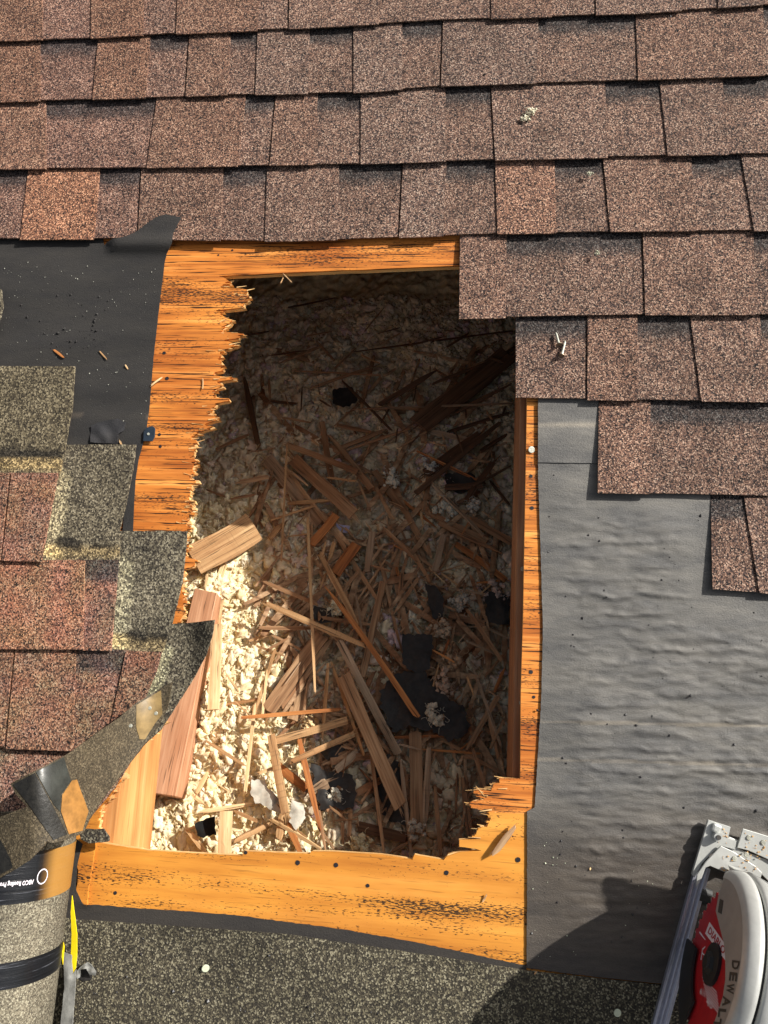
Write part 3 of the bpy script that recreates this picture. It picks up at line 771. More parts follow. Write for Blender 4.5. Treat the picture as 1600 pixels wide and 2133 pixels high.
def splinter(x0, y0, x1, y1, wpx, tone, h0=None, h1=None, label=None, name='wood_splinter', bend=0.0, on_deck=None, square=False, group='broken wood splinters in the hole'):
    NS[0] += 1; i = NS[0]; rr = random.Random(i * 13 + 5)
    base = .020 + .022 * (i % 9) / 9.0
    h0 = base + rr.uniform(-.004, .006) if h0 is None else h0
    h1 = base + rr.uniform(-.004, .006) if h1 is None else h1
    mp = F if on_deck is None else U
    p0, p1 = mp(x0, y0, h0), mp(x1, y1, h1)
    sc = -RC.col[2].dot((p0 + p1) / 2 - CAM) / 1600.0
    V, Fc, rot = lath(p0, p1, wpx * sc * .95, tone, seed=i, bend=bend * sc, square=square)
    o = mesh_obj(name, V, Fc, MAT['w_' + tone], base=p0, rot=rot, uvlocal=True)
    L = math.hypot(x1 - x0, y1 - y0); mx, my = (x0 + x1) / 2, (y0 + y1) / 2
    if not label:
        size = 'wide' if wpx >= 16 else ('flat' if wpx >= 10 else ('narrow' if wpx >= 6 else 'thin'))
        ln = 'long' if L > 150 else ('medium' if L > 75 else 'short')
        an = math.degrees(math.atan2(-(y1 - y0), x1 - x0)) % 180
        di = 'level' if an < 18 or an > 162 else ('up-slanting' if an < 62 else ('upright' if an < 118 else 'down-slanting'))
        row = 'shaded top' if my < 820 else ('upper' if my < 1000 else ('middle' if my < 1200 else ('lower middle' if my < 1400 else ('lower' if my < 1600 else 'bottom'))))
        cl = 'left' if mx < 560 else ('centre left' if mx < 700 else ('centre' if mx < 820 else ('centre right' if mx < 950 else 'right')))
        tn = dict(tan='tan', orange='orange', brown='brown', grey='greyish', dark='dark', pink='pinkish', pale='pale')[tone]
        label = f'{size} {ln} {di} {tn} splinter, {row} {cl} of hole'
        GEN.setdefault(label, []).append((mx, my, o))
    tag(o, label, 'splinter' if name == 'wood_splinter' else 'plank', group)
    return o
S = '''736,732,1069,689,4,dark 698,767,741,725,5,brown 646,808,786,761,7,brown 608,772,793,782,4,brown 753,739,793,758,4,tan 712,791,815,896,6,dark
793,841,912,770,12,dark 731,853,1069,839,5,grey 822,884,974,915,12,grey 703,886,775,900,9,brown 712,931,808,893,10,brown
720,938,855,893,6,brown 696,888,736,850,4,brown 508,784,537,926,12,dark 560,789,563,836,6,brown 451,934,518,905,7,brown 589,870,646,879,5,brown 560,834,617,841,6,dark
670,879,691,998,14,brown 686,905,776,1015,11,brown 594,972,720,1142,9,brown 491,1006,555,994,10,brown 600,1049,686,1041,9,tan
561,1084,656,1054,5,tan 561,1120,596,1084,12,tan 681,995,742,1002,5,tan 748,1004,772,1066,6,brown 688,1097,793,1260,9,brown
780,852,902,852,4,brown 797,929,842,897,4,grey 831,932,915,884,5,brown 866,938,1003,1005,6,orange 866,1028,1040,880,12,dark 928,1015,1005,1010,14,dark
900,1007,1010,1118,8,grey 814,1022,911,1101,7,orange 780,981,845,1066,14,brown 840,1058,892,1150,13,brown 887,1066,1016,1127,14,brown 915,1090,1042,1150,11,brown
982,1081,1065,1129,16,brown 973,1041,1027,962,14,dark 986,1011,1065,970,6,dark 795,1094,867,1168,8,brown 916,1095,1019,1156,9,grey
950,1133,1054,1208,14,orange 916,1185,950,1128,6,brown 864,1208,970,1175,3,tan 893,1182,930,1217,2,pale 921,1195,955,1220,4,tan 992,1214,1037,1210,5,orange
936,1225,1013,1238,5,grey 925,1112,905,1190,14,grey 821,1148,830,1205,7,orange 837,1194,830,1294,10,brown 792,1171,838,1360,7,brown 743,1251,804,1165,5,brown
775,1108,766,1190,16,grey 798,1211,755,1409,15,brown 740,1228,755,1323,5,grey 540,1308,648,1308,9,brown 549,1211,660,1259,9,brown 564,1156,645,1184,5,brown
564,1321,630,1355,6,brown 590,1472,700,1320,12,brown 690,1380,757,1570,8,tan 683,1385,672,1538,8,tan
575,1543,724,1500,17,tan 605,1588,735,1530,13,tan 624,1541,666,1725,13,orange 540,1611,576,1597,7,pale 580,1597,638,1644,18,orange
675,1590,740,1560,13,brown 700,1605,745,1565,16,grey 650,1650,682,1632,24,grey 776,1580,790,1730,6,brown 799,1537,926,1533,6,orange 834,1581,858,1787,9,grey
893,1560,885,1730,14,grey 906,1634,918,1787,10,brown 940,1634,930,1747,7,brown 952,1612,949,1700,6,brown 965,1625,982,1760,15,brown
921,1540,1056,1618,8,brown 971,1565,1037,1450,12,brown 982,1380,1043,1553,7,grey 1018,1490,1037,1575,9,brown 774,1575,800,1778,9,brown 687,1681,724,1709,5,brown
712,1687,715,1756,8,brown 730,1687,728,1740,9,brown 740,1718,780,1756,5,tan 815,1775,850,1756,8,brown 659,1718,695,1768,6,brown 665,1690,678,1772,7,brown
1002,1737,1018,1700,8,brown 976,1337,1034,1363,5,grey 973,1271,1045,1375,9,brown 844,1360,858,1386,6,tan 469,1468,542,1456,7,tan 461,1250,455,1310,8,tan
573,1352,530,1487,8,tan 556,1395,547,1492,6,pale 531,1466,511,1651,8,pale 430,1544,507,1593,7,tan 355,1596,333,1642,7,pale 432,1609,407,1655,10,pale
416,1692,524,1674,9,pale 388,1729,453,1707,6,pale 489,1690,534,1710,8,tan 489,1752,563,1716,12,tan 395,1733,427,1775,12,pale 586,1697,580,1752,16,tan
563,1707,667,1768,8,pale 599,1716,625,1775,13,orange 401,1655,424,1674,8,pale 467,1176,450,1222,14,pale 519,1335,567,1320,6,tan 620,1156,645,1130,4,tan 678,1128,671,1160,5,tan
697,1128,686,1164,10,tan 679,1194,666,1229,6,tan 746,1190,716,1228,7,brown 606,982,640,1010,6,brown 560,1352,600,1330,6,brown 620,1440,600,1475,7,tan 860,1150,895,1210,8,brown
870,1560,1000,1570,5,orange 1000,1300,1060,1330,5,grey 1010,1410,1060,1350,6,brown 1030,1440,1050,1395,8,orange 985,1560,1010,1640,8,brown 1020,1560,1050,1500,6,brown 900,1440,915,1380,4,tan 905,1395,930,1393,5,orange
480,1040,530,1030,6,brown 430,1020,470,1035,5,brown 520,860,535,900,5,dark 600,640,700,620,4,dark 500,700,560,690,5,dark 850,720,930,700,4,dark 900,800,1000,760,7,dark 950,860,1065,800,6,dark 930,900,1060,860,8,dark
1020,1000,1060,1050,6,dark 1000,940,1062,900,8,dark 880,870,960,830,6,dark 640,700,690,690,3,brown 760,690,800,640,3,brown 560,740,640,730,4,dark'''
for t in S.split():
    a = t.split(','); splinter(*[float(q) for q in a[:5]], a[5])
def sp(*a, **k): splinter(*a, **k)
sp(598, 925, 586, 1169, 4.5, 'tan', .05, .045, 'thin long tan stick standing almost upright above the upper left planks')
sp(641, 1075, 656, 1440, 7, 'tan', .05, .055, 'very long thin tan stick running down through the middle of the hole')
sp(596, 925, 745, 983, 13, 'brown', .045, .05, 'reddish brown lath leading down from the top of the upright stick')
sp(738, 975, 774, 1018, 15, 'brown', .045, .04, 'short brown lath continuing the reddish one')
sp(666, 1154, 745, 1300, 14, 'tan', .05, .045, 'tan lath with a grey end above the bright orange splinter')
sp(679, 1224, 868, 1490, 12, 'orange', .055, .06, 'longest bright orange splinter, slanting down across the middle of the hole', bend=4)
sp(551, 1256, 757, 1344, 14, 'tan', .06, .05, 'long tan splinter with a frayed sunlit tip crossing the tan sticks')
sp(505, 1494, 709, 1478, 9, 'orange', .06, .055, 'level orange splinter reaching from the sunlight into the shade')
sp(564, 1531, 594, 1695, 18, 'tan', .05, .05, 'sunlit tan lath between the two grey paper scraps')
P = dict(name='wood_plank', group='broken planks in the hole')
sp(557, 955, 668, 1088, 30, 'grey', .022, .022, 'grey-brown cross-grained plank at the upper left of the hole', **P)
sp(611, 955, 737, 1072, 28, 'brown', .035, .035, 'dark reddish brown plank ending in a torn tip, right of the grey-brown one', **P)
sp(405, 1169, 530, 1097, 74, 'tan', .045, .040, 'broad sawn offcut half in sun and half in shade at the left edge', square=True, **P)
sp(649, 1133, 701, 1072, 19, 'orange', .045, .045, 'orange-brown plank with dark spots in the middle of the hole', square=True, **P)
sp(699, 1195, 742, 1133, 24, 'orange', .04, .04, 'short orange plank with a square end left of centre', square=True, **P)
sp(558, 1478, 672, 1322, 34, 'brown', .03, .035, 'wide brown plank rising to the right at the shadow edge', **P)
sp(706, 1334, 829, 1570, 18, 'grey', .045, .04, 'long grey-brown plank left of the largest black felt scrap', **P)
sp(716, 1405, 833, 1680, 31, 'brown', .055, .06, 'longest and widest brown plank, slanting down to a split tip', **P)
sp(866, 1525, 868, 1720, 29, 'brown', .035, .035, 'upright brown plank below the largest black felt scrap', **P)
sp(746, 1722, 846, 1746, 22, 'dark', .03, .03, 'reddish dark plank lying level near the bottom edge', **P)
sp(452, 1300, 444, 1478, 24, 'pale', .055, .055, 'pale sunlit plank standing upright right of the pinkish board', square=True, **P)
sp(470, 1690, 467, 1782, 28, 'pale', .06, .05, 'pale stub of plank against the bottom plywood edge', square=True, **P)
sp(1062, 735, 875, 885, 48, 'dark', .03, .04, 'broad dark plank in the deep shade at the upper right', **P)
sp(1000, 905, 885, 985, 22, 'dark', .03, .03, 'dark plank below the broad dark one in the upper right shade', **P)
sp(610, 1500, 640, 1400, 26, 'brown', .018, .02, 'brown plank with a round black hole beside the shadow edge', **P)
# small random litter
rr = random.Random(99)
for k in range(95):
    while 1:
        x, y = rr.uniform(400, 1060), rr.uniform(600, 1765)
        if x > 600 or y > 1150: break
    a = rr.uniform(0, math.pi); L = rr.uniform(14, 60); wp = rr.uniform(1.6, 6)
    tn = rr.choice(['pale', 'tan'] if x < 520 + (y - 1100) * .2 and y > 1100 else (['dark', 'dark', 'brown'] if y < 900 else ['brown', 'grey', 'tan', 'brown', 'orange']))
    x1, y1 = x + math.cos(a) * L, y + math.sin(a) * L
    if x1 > 1062 or x1 < 395 or y1 > 1770: continue
    splinter(x, y, x1, y1, wp, tn)
def litter(n):
    rr = random.Random(314); V = []; Fc = []; k = 0
    while k < n:
        x, y = rr.uniform(480, 1055), rr.uniform(700, 1765)
        if rr.random() > (.25 if y < 900 else .6 if y < 1100 else 1.0) or (x < 760 and rr.random() < .35) or x < (520 if y < 1100 else 570 + (y - 1150) * .16): continue
        a = rr.choice([rr.uniform(0, math.pi), rr.gauss(1.15, .35), rr.gauss(2.2, .3)]); L = rr.uniform(15, 60) if rr.random() < .6 else rr.uniform(60, 150); wp = rr.uniform(1.5, 7) if L < 60 else rr.uniform(4, 14)
        x1, y1 = x + math.cos(a) * L, y + math.sin(a) * L
        if x1 > 1060 or y1 > 1772: continue
        h = rr.uniform(.004, .030); p0, p1 = F(x, y, h), F(x1, y1, h + rr.uniform(-.006, .006))
        v, f, rot = lath(p0, p1, wp * .0009, 'brown', seed=k + 1000)
        o = len(V); V += [p0 + rot @ Vector(q) for q in v]; Fc += [tuple(i + o for i in g) for g in f]; k += 1
    o = mesh_obj('wood_litter', V, Fc, MAT['litter'])
    tag(o, 'tangle of broken brown wood shreds lying in the insulation under the larger splinters', 'wood litter', kind='stuff')
MAT['litter'] = wood_mat('shredded_brown_wood', (.14, .078, .042), (.29, .18, .10), (.48, .34, .21), rnd=False, sx=60, sy=70, checks=.5, vary=.5)
litter(850)
for lab, L in GEN.items():                          # tell look-alikes in one place apart
    if len(L) < 2: continue
    xs = [q[0] for q in L]; ys = [q[1] for q in L]
    ax = 0 if max(xs) - min(xs) > max(ys) - min(ys) else 1
    L.sort(key=lambda q: q[ax]); n = len(L)
    nm = (['left one', 'right one'], ['upper one', 'lower one'])[ax] if n == 2 else (['leftmost', 'rightmost'], ['topmost', 'lowest'])[ax]
    w = ('from left', 'from top')[ax]; od = ['', 'second', 'third', 'fourth', 'fifth', 'sixth', 'seventh', 'eighth', 'ninth']
    for k, q in enumerate(L): q[2]['label'] = lab + ', ' + (nm[0] if k == 0 else nm[1] if k == n - 1 else od[min(k, 8)] + ' ' + w)
# splinters lying on the roof surface
GS = 'splinters lying on the roof'
sp(112, 728, 133, 745, 5, 'orange', .0045, .0045, 'short orange splinter on the black felt at the left', on_deck=1, group=GS)
sp(207, 731, 222, 748, 3, 'tan', .0045, .0045, 'thin tan splinter on the black felt right of the orange one', on_deck=1, group=GS)
sp(261, 760, 266, 768, 3, 'pale', .0045, .0045, 'tiny pale splinter on the black felt near the plywood', on_deck=1, group=GS)
sp(315, 803, 336, 786, 4, 'pale', .005, .004, 'pale splinter on the plywood at the felt edge', on_deck=1, group=GS)
sp(249, 917, 254, 928, 4, 'tan', .006, .006, 'tiny tan splinter on the olive shingle corner', on_deck=1, group=GS)
sp(422, 788, 422, 810, 2.5, 'pale', .003, .003, 'thin pale splinter standing upright on the plywood left of the hole', on_deck=1, group=GS)
sp(1029, 1778, 1072, 1724, 13, 'brown', .010, .008, 'brown bark-like chip on the plywood in the lower right corner of the hole', on_deck=1, group=GS)
sp(1005, 1880, 1014, 1864, 4, 'pale', .003, .003, 'pale chip on the bottom plywood near its right end', on_deck=1, group=GS)
sp(590, 570, 608, 588, 2, 'pale', .004, -.01, 'pale hair-thin splinter hanging over the top edge of the hole', on_deck=1, group=GS)
sp(585, 590, 592, 572, 2, 'tan', .004, -.01, 'thin tan splinter crossing the pale one at the top edge of the hole', on_deck=1, group=GS)
sp(1229, 1812, 1232, 1804, 3, 'pale', .005, .005, 'tiny pale chip on the grey felt left of the saw', on_deck=1, group=GS)
sp(1113, 2030, 1118, 2024, 3, 'tan', .006, .006, 'tiny tan chip at the seam below the grey felt', on_deck=1, group=GS)

# ------------------------------------------------------------------ felt underlayment
def felt_w(x, y):
    return .0022 + .0012 * n3(x * .006, y * .03, 1) + .0008 * n3(x * .012, y * .06, 7)
def felt_r_w(x, y):
    k = min(1, max(0, (x - 1125) / 90.)) * (1 if y > 960 else .3)
    e = 0
    for yc, s, a in ((1060, .02, 2.0), (1128, -.03, 1.8), (1180, .05, 1.2), (1282, .015, 2.6), (1305, .06, 1.8), (1352, .02, 2.2), (1400, -.02, 1.0), (1445, .03, .9), (1502, .015, 1.6), (1545, -.02, .9), (1580, .02, 2.0), (1650, .01, 1.4), (1718, .01, 1.4), (1775, .015, 1.3), (1830, .02, 1.0), (1092, .03, 1.2), (1205, -.02, 1.2), (1240, .02, 1.5), (1330, .03, 1.3), (1378, .01, 1.5), (1422, .03, 1.3), (1470, -.01, 1.5), (1525, .02, 1.6), (1562, .03, 1.3), (1608, .01, 1.8), (1630, .03, 1.2), (1682, .02, 1.4), (1745, .0, 1.3)):
        yy = yc + s * (x - 1350) + 13 * n3(x * .016, yc * .1, 3) + 5 * n3(x * .05, yc * .1, 6); d = (y - yy) / ((6.0 if y < yy else 4.0) + 2 * n3(x * .02, yc, 1))
        e += 1.15 * a * math.exp(-d * d) * max(0, .5 + 1.1 * n3(x * .009, yc * .31, 5))
    e += .55 * n3(x * .02, y * .16, 21) + .35 * n3(x * .05, y * .3, 23)
    e += 2.6 * (abs(n3(x * .010, y * .035, 11)) + .5 * abs(n3(x * .022, y * .08, 17)))
    k *= (1 - smooth(1380, 1468, x) * smooth(1350, 1250, y)) * (1 - smooth(1160, 1240, x) * smooth(1100, 1038, y))
    return .0026 + k * (.0012 * e + .0016 * n3(x * .007, y * .02, 1) + .0006)
def felt_r_c(x, y):
    t = 1.0 + .16 * n3(x * .004, y * .012, 3)
    c = [t, t, t]
    for yc, s in ((1503, .02), (1582, .025), (885, 0)):
        d = abs(y - (yc + s * (x - 1120)))
        if d < 3.2: c = [c[0] * 1.7, c[1] * 1.6, c[2] * 1.45]
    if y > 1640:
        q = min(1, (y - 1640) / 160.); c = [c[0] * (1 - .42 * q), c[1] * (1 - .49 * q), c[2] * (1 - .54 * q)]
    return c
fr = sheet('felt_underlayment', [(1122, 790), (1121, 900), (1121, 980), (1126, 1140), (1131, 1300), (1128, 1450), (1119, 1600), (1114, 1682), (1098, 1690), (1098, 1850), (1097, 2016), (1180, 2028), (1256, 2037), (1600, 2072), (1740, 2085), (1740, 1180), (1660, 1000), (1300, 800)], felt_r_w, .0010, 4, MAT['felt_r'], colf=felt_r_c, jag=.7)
tag(fr, 'wrinkled dusty grey felt paper to the right of the hole', 'roofing felt', 'roofing felt sheets')
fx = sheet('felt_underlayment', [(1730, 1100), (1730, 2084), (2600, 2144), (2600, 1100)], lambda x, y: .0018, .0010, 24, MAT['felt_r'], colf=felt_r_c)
tag(fx, 'plain grey felt paper beyond the saw to the right', 'roofing felt', 'roofing felt sheets')
f2 = sheet('felt_underlayment', [(1121, 785), (1121, 963), (1180, 964), (1290, 965), (1290, 785)], lambda x, y: felt_r_w(x, y) + .0016, .0010, 8, MAT['felt_r'], colf=felt_r_c, jag=.3)
tag(f2, 'small upper lap of grey felt below the two nails, ending in a straight seam', 'roofing felt', 'roofing felt sheets')
def felt_l_w(x, y):
    return .0024 + .0009 * n3(x * .01, y * .03, 1) + smooth(215, 240, x) * (.0125 * smooth(535, 503, y) + .004 * max(0, (480 - y) / 30.))
def felt_l_c(x, y):
    t = 1.0 + .25 * n3(x * .004, y * .02, 13) + .25 * smooth(520, 490, y) * smooth(215, 240, x)
    if abs(y - 866 - .006 * x) < 2.5 and x > 142: return (t * 2.6, t * 2.3, t * 1.9)
    return (t, t, t)
fl = sheet('felt_underlayment', [(-160, 490), (214, 490), (217, 512), (222, 505), (235, 497), (262, 492), (285, 482), (305, 466), (325, 452), (345, 446), (377, 452), (370, 466), (360, 485), (357, 508), (347, 528), (343, 545), (330, 650), (320, 740), (311, 850), (303, 905), (288, 960), (282, 1000), (279, 1050), (277, 1106), (255, 1106), (262, 1040), (200, 960), (-160, 960)], felt_l_w, .001, 9, MAT['felt_l'], colf=felt_l_c, jag=.5)
tag(fl, 'black felt paper left of the hole with a torn upper corner', 'roofing felt', 'roofing felt sheets')
f4 = sheet('felt_underlayment', [(140, 1735), (172, 1758), (161, 1800), (157, 1850), (172, 1884), (300, 1893), (400, 1899), (500, 1908), (600, 1921), (720, 1937), (850, 1960), (970, 1985), (1096, 2012), (1097, 2060), (600, 2010), (130, 1990)], lambda x, y: .0022 + .0006 * n3(x * .01, y * .02, 3) + (.003 if x < 190 and y < 1890 else 0), .001, 8, MAT['felt_l'], colf=lambda x, y: (1.2, 1.15, 1.1), jag=1.2)
tag(f4, 'strip of dark felt along the lower edge of the bottom plywood', 'roofing felt', 'roofing felt sheets')
f5 = sheet('felt_scrap', [(190, 886), (215, 877), (245, 872), (262, 880), (258, 895), (246, 905), (244, 924), (188, 921)], lambda x, y: .0052 + .003 * n3(x * .05, y * .05), .001, 5, MAT['felt_l'], colf=lambda x, y: (1.1, 1.15, 1.3), jag=1.2)
tag(f5, 'small crinkled patch of blue-black felt lying on the left felt', 'felt scrap')

# mineral surfaced starter sheet at the bottom
ms = sheet('starter_sheet', [(60, 1905), (160, 1916), (400, 1932), (600, 1947), (850, 1984), (1097, 2022), (1256, 2040), (1600, 2075), (1740, 2090), (2600, 2150), (2600, 2560), (-200, 2560), (-200, 2200), (60, 2200)], lambda x, y: .0048 + .0006 * n3(x * .008, y * .01), .0025, 16, MAT['mineral'], colf=lambda x, y: (1.0 + .3 * n3(x * .003, y * .006, 3),) * 3, jag=.6)
tag(ms, 'dark granulated starter sheet below the plywood at the bottom of the picture', 'roofing sheet')

# ------------------------------------------------------------------ shingle courses
ROWS = [
 dict(b=[(0, -50), (380, -62), (920, -88), (1330, -105), (1600, -118)], cuts=[(100, 95), (420, 417), (700, 700), (1100, 1100), (1400, 1404)], rec=[60, 320, 600, 960, 1290, 1520], x0=-520, x1=2500, j=[(700, 700)]),
 dict(b=[(0, 86), (187, 80), (365, 70), (600, 60), (920, 42), (1330, 28), (1600, 10)], cuts=[(190, 187), (370, 365), (602, 600), (1022, 1022), (1240, 1240), (1495, 1495)], rec=[88, 300, 540, 790, 1150, 1420, 1590], x0=-520, x1=2500, j=[(602, 600), (1240, 1240)]),
 dict(b=[(0, 213), (190, 207), (385, 202), (460, 198), (735, 193), (918, 180), (1328, 167), (1600, 157)], cuts=[(203, 190), (393, 385), (535, 530), (735, 735), (922, 917), (1323, 1328)], rec=[83, 313, 480, 645, 838, 1122, 1590], x0=-520, x1=2500, j=[(393, 385), (922, 917)]),
 dict(b=[(0, 352), (303, 350), (560, 345), (750, 342), (1030, 333), (1390, 324), (1600, 320)], cuts=[(325, 303), (573, 560), (750, 750), (1022, 1030), (1373, 1390)], rec=[95, 512, 662, 928, 1260, 1505], x0=-520, x1=2500, j=[(573, 560), (1022, 1030)]),
 dict(b=[(0, 498), (285, 497), (550, 503), (700, 500), (830, 495), (1035, 487), (1270, 483), (1600, 480)], cuts=[(57, 40), (293, 285), (555, 550), (838, 830), (1030, 1035), (1255, 1270), (1543, 1570)], rec=[-60, 208, 465, 706, 930, 1155, 1440, 1650], x0=-520, x1=2500, j=[(293, 285), (838, 830), (1255, 1270)]),
 dict(b=[(957, 663), (1343, 656), (1600, 656)], cuts=[(1338, 1343)], rec=[1055, 1570], x0=957, x1=2500, j=[(1338, 1343)]),
 dict(b=[(1073, 830), (1222, 832), (1460, 836), (1600, 838)], cuts=[(1223, 1222), (1437, 1460)], rec=[1074, 1328, 1583], x0=1074, x1=2500, j=[(1223, 1222)]),
 dict(b=[(1245, 1027), (1600, 1034)], cuts=[(1640, 1660)], rec=[1355, 1800], x0=1246, x1=2500, j=[]),
 dict(b=[(1484, 1228), (1582, 1235), (1600, 1236)], cuts=[(1550, 1581), (1700, 1725)], rec=[1476, 1660, 1790], x0=1480, x1=2500, j=[(1550, 1581)]),
]
ORD = ['highest', 'second', 'third', 'fourth', 'fifth', 'sixth', 'seventh', 'eighth', 'lowest right']
POS = ['leftmost', 'middle', 'right-hand', 'far right']
TN = random.Random(5)
for ri, R in enumerate(ROWS):
    bot = R['b']; 
    if ri == 0: top = [(x, y - 128) for x, y in bot]
    else: top = ROWS[ri - 1]['b']
    if ri >= 5: top = ROWS[ri - 1]['b']
    lift = TN.uniform(0, .0015)
    def wf(x, y, add=0.0, top=top, bot=bot, lift=lift, ri=ri):
        t0, t1 = interp(top, x), interp(bot, x); t = (y - t0) / max(20, t1 - t0)
        return .0028 + .0072 * t + (lift + .0012 * n3(x * .012, ri * 3.1)) * max(0, t) + add
    x0, x1 = R['x0'], R['x1']
    joints = R['j']
    xs = [(x0, x0 if ri < 5 else x0 + (4 if ri == 8 else -2 if ri in (5, 7) else 0))] + joints + [(x1, x1)]
    cuts = [(x0, x0)] + R['cuts'] + [(x1, x1)]
    edges = [xs[0]] + R['cuts'] + [(x1, x1)]
    nst = len(xs) - 1
    for si in range(nst):
        (a0, a1), (b0, b1) = xs[si], xs[si + 1]
        mid = (a0 + b0) / 2
        if nst == 1: pos = 'single'
        elif nst == 2: pos = ['left-hand', 'right-hand'][si]
        elif nst == 3: pos = ['left-hand', 'middle', 'right-hand'][si]
        else: pos = ['far left', 'centre left', 'centre right', 'far right'][si]
        lab = f'{pos} speckled brown shingle in the {ORD[ri]} course' + (' from the top' if 0 < ri < 8 else '')
        if ri == 5 and si == 0: lab = 'brown shingle with its cut corner over the top right of the hole'
        if ri == 6 and si == 0: lab = 'short brown shingle end with two loose nails on it'
        if ri == 7: lab = 'brown shingle over grey felt right of the hole, lone in its course'
        if ri == 8 and si == 0: lab = 'narrow lowest brown shingle end above the grey felt at the right'
        t = Thing('roof_shingle', U(mid, interp(bot, mid), .003), lab, 'shingle', 'brown laminated roof shingles')
        def ytop(x): return interp(top, x) - 22
        tone = TN.uniform(.96, 1.04)
        def edge(e, y, top=top, bot=bot):
            x = e[0]; t0, t1 = interp(top, x), interp(bot, x); return e[0] + (e[1] - e[0]) * (y - t0) / (t1 - t0)
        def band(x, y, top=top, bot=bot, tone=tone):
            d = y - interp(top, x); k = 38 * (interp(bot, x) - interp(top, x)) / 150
            q = 1 / (1 + math.exp((d - k + 7 * n3(x * .05, y * .05, 4)) / 3.0))  # dark granule band along the top of each recess
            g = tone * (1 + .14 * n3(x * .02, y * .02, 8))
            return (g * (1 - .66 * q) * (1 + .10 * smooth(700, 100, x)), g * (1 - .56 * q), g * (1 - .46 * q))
        def strip(e0, e1, up, dn):
            n = max(2, int((e1[0] - e0[0]) / 28))
            T = []; B = []
            for i in range(n + 1):
                f = i / n; xt = e0[0] + (e1[0] - e0[0]) * f; xb = e0[1] + (e1[1] - e0[1]) * f
                T.append((xt - (xb - xt) * .15, interp(top, xt) - up)); B.append((xb, interp(bot, xb) + dn))
            return T + B[::-1]
        far = ri == 0
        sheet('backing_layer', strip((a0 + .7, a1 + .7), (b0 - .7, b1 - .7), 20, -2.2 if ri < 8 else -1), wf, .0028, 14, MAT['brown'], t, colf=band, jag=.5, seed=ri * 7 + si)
        cs = [c for c in edges if a0 - 1 <= c[0] < b0 - 1]
        for ci, c in enumerate(cs):
            nx = cs[ci + 1] if ci + 1 < len(cs) else (b0, b1)
            rc = [r for r in R['rec'] if c[0] - 5 <= r < nx[0] - 4]
            if ri == 6 and ci == 0 and si == 0: continue
            if ri == 8 and ci == 0 and si == 0: continue
            e1 = (rc[0], rc[0] + (c[1] - c[0]) * .8) if rc else (nx[0] - 2, nx[1] - 2)
            if e1[0] - c[0] < 12: continue
            g = TN.uniform(.90, 1.08); rd = TN.uniform(-.05, .06) + .14 * smooth(700, 100, (c[0] + e1[0]) / 2)
            if ri == 4 and abs(c[0] - 57) < 3: g, rd = 1.28, .28
            if ri == 4 and abs(c[0] - 1030) < 3: g, rd = 1.22, .12
            def tc(x, y, g=g, rd=rd):
                k = g * (1 + .10 * n3(x * .02, y * .02, 9)); return (k * (1 + rd), k, k * (1 - rd * .7))
            sheet('raised_tab', strip((c[0] + 1.6, c[1] + 1.6), e1, 18, TN.uniform(-.6, 1.2)), lambda x, y: wf(x, y, .0024), .0024, 14, MAT['brown'], t, colf=tc, jag=.55, seed=ri * 7 + ci + 3)

# old shingles at the lower left, a staircase of headlaps
def segd(x, y, a, b):
    ax, ay = a; bx, by = b; dx, dy = bx - ax, by - ay; t = min(1, max(0, ((x - ax) * dx + (y - ay) * dy) / (dx * dx + dy * dy)))
    return math.hypot(x - ax - t * dx, y - ay - t * dy)
def stains(tar, pale, olive=(1.0, 1.0, 1.0)):
    def f(x, y):
        t = 1 + .16 * n3(x * .015, y * .015, 2); c = [olive[0] * t, olive[1] * t, olive[2] * t]
        for (a, b, r, col) in pale:
            q = 1 - smooth(r * .5, r, segd(x, y, a, b) + 5 * n3(x * .06, y * .06, 6)); q *= .9
            c = [c[i] * (1 - q) + c[i] * col[i] * q for i in range(3)]
        for (a, b, r) in tar:
            q = 1 - smooth(r * .5, r, segd(x, y, a, b) + 4 * n3(x * .08, y * .08, 1)); q *= .85
            c = [c[i] * (1 - q) + (.12, .12, .15)[i] * q for i in range(3)]
        return c
    return f
YEL, GRN = (2.0, 1.75, 1.3), (2.5, 2.6, 2.4)
G2 = 'older stepped shingles at the lower left'
def old(label, w0, head, face, hc, teeth, facec=(1, 1, 1), hw=None, bands=()):
    fx = sum(p[0] for p in face) / len(face); fy = max(p[1] for p in face)
    t = Thing('roof_shingle', U(fx, fy, w0), label, 'shingle', G2)
    hwf = hw or (lambda x, y: w0)
    sheet('headlap', head, hwf, .0028, 8, MAT['grey'], t, colf=hc, jag=.8, seed=w0)
    ys = min(p[1] for p in face)
    def dark(x, y):
        return max([smooth(a - 3, a + 3, x) * smooth(b + 3, b - 3, x) * smooth(d + 5 + 8 * n3(x * .05, 2), d - 5 + 8 * n3(x * .05, 2), y) for a, b, d in bands] + [0])  # darker across the top of each listed recess span
    def fw(x, y): return w0 + .0004 + .0035 * smooth(ys, fy, y)
    sheet('granule_face', face, fw, .0028, 9, MAT['red'], t, colf=lambda x, y: tuple(facec[i] * (1 + .16 * n3(x * .02, y * .02, i)) * (1 - (.62, .52, .40)[i] * dark(x, y)) for i in range(3)), jag=.8, seed=w0 + 4)
    for poly, col in teeth:
        sheet('raised_tab', poly, lambda x, y: fw(x, y) + .0026, .0026, 9, MAT['red'], t, colf=lambda x, y, col=col: tuple(col[i] * (1 + .12 * n3(x * .02, y * .02, i + 5)) for i in range(3)), jag=.6, seed=w0 + 9)
    return t
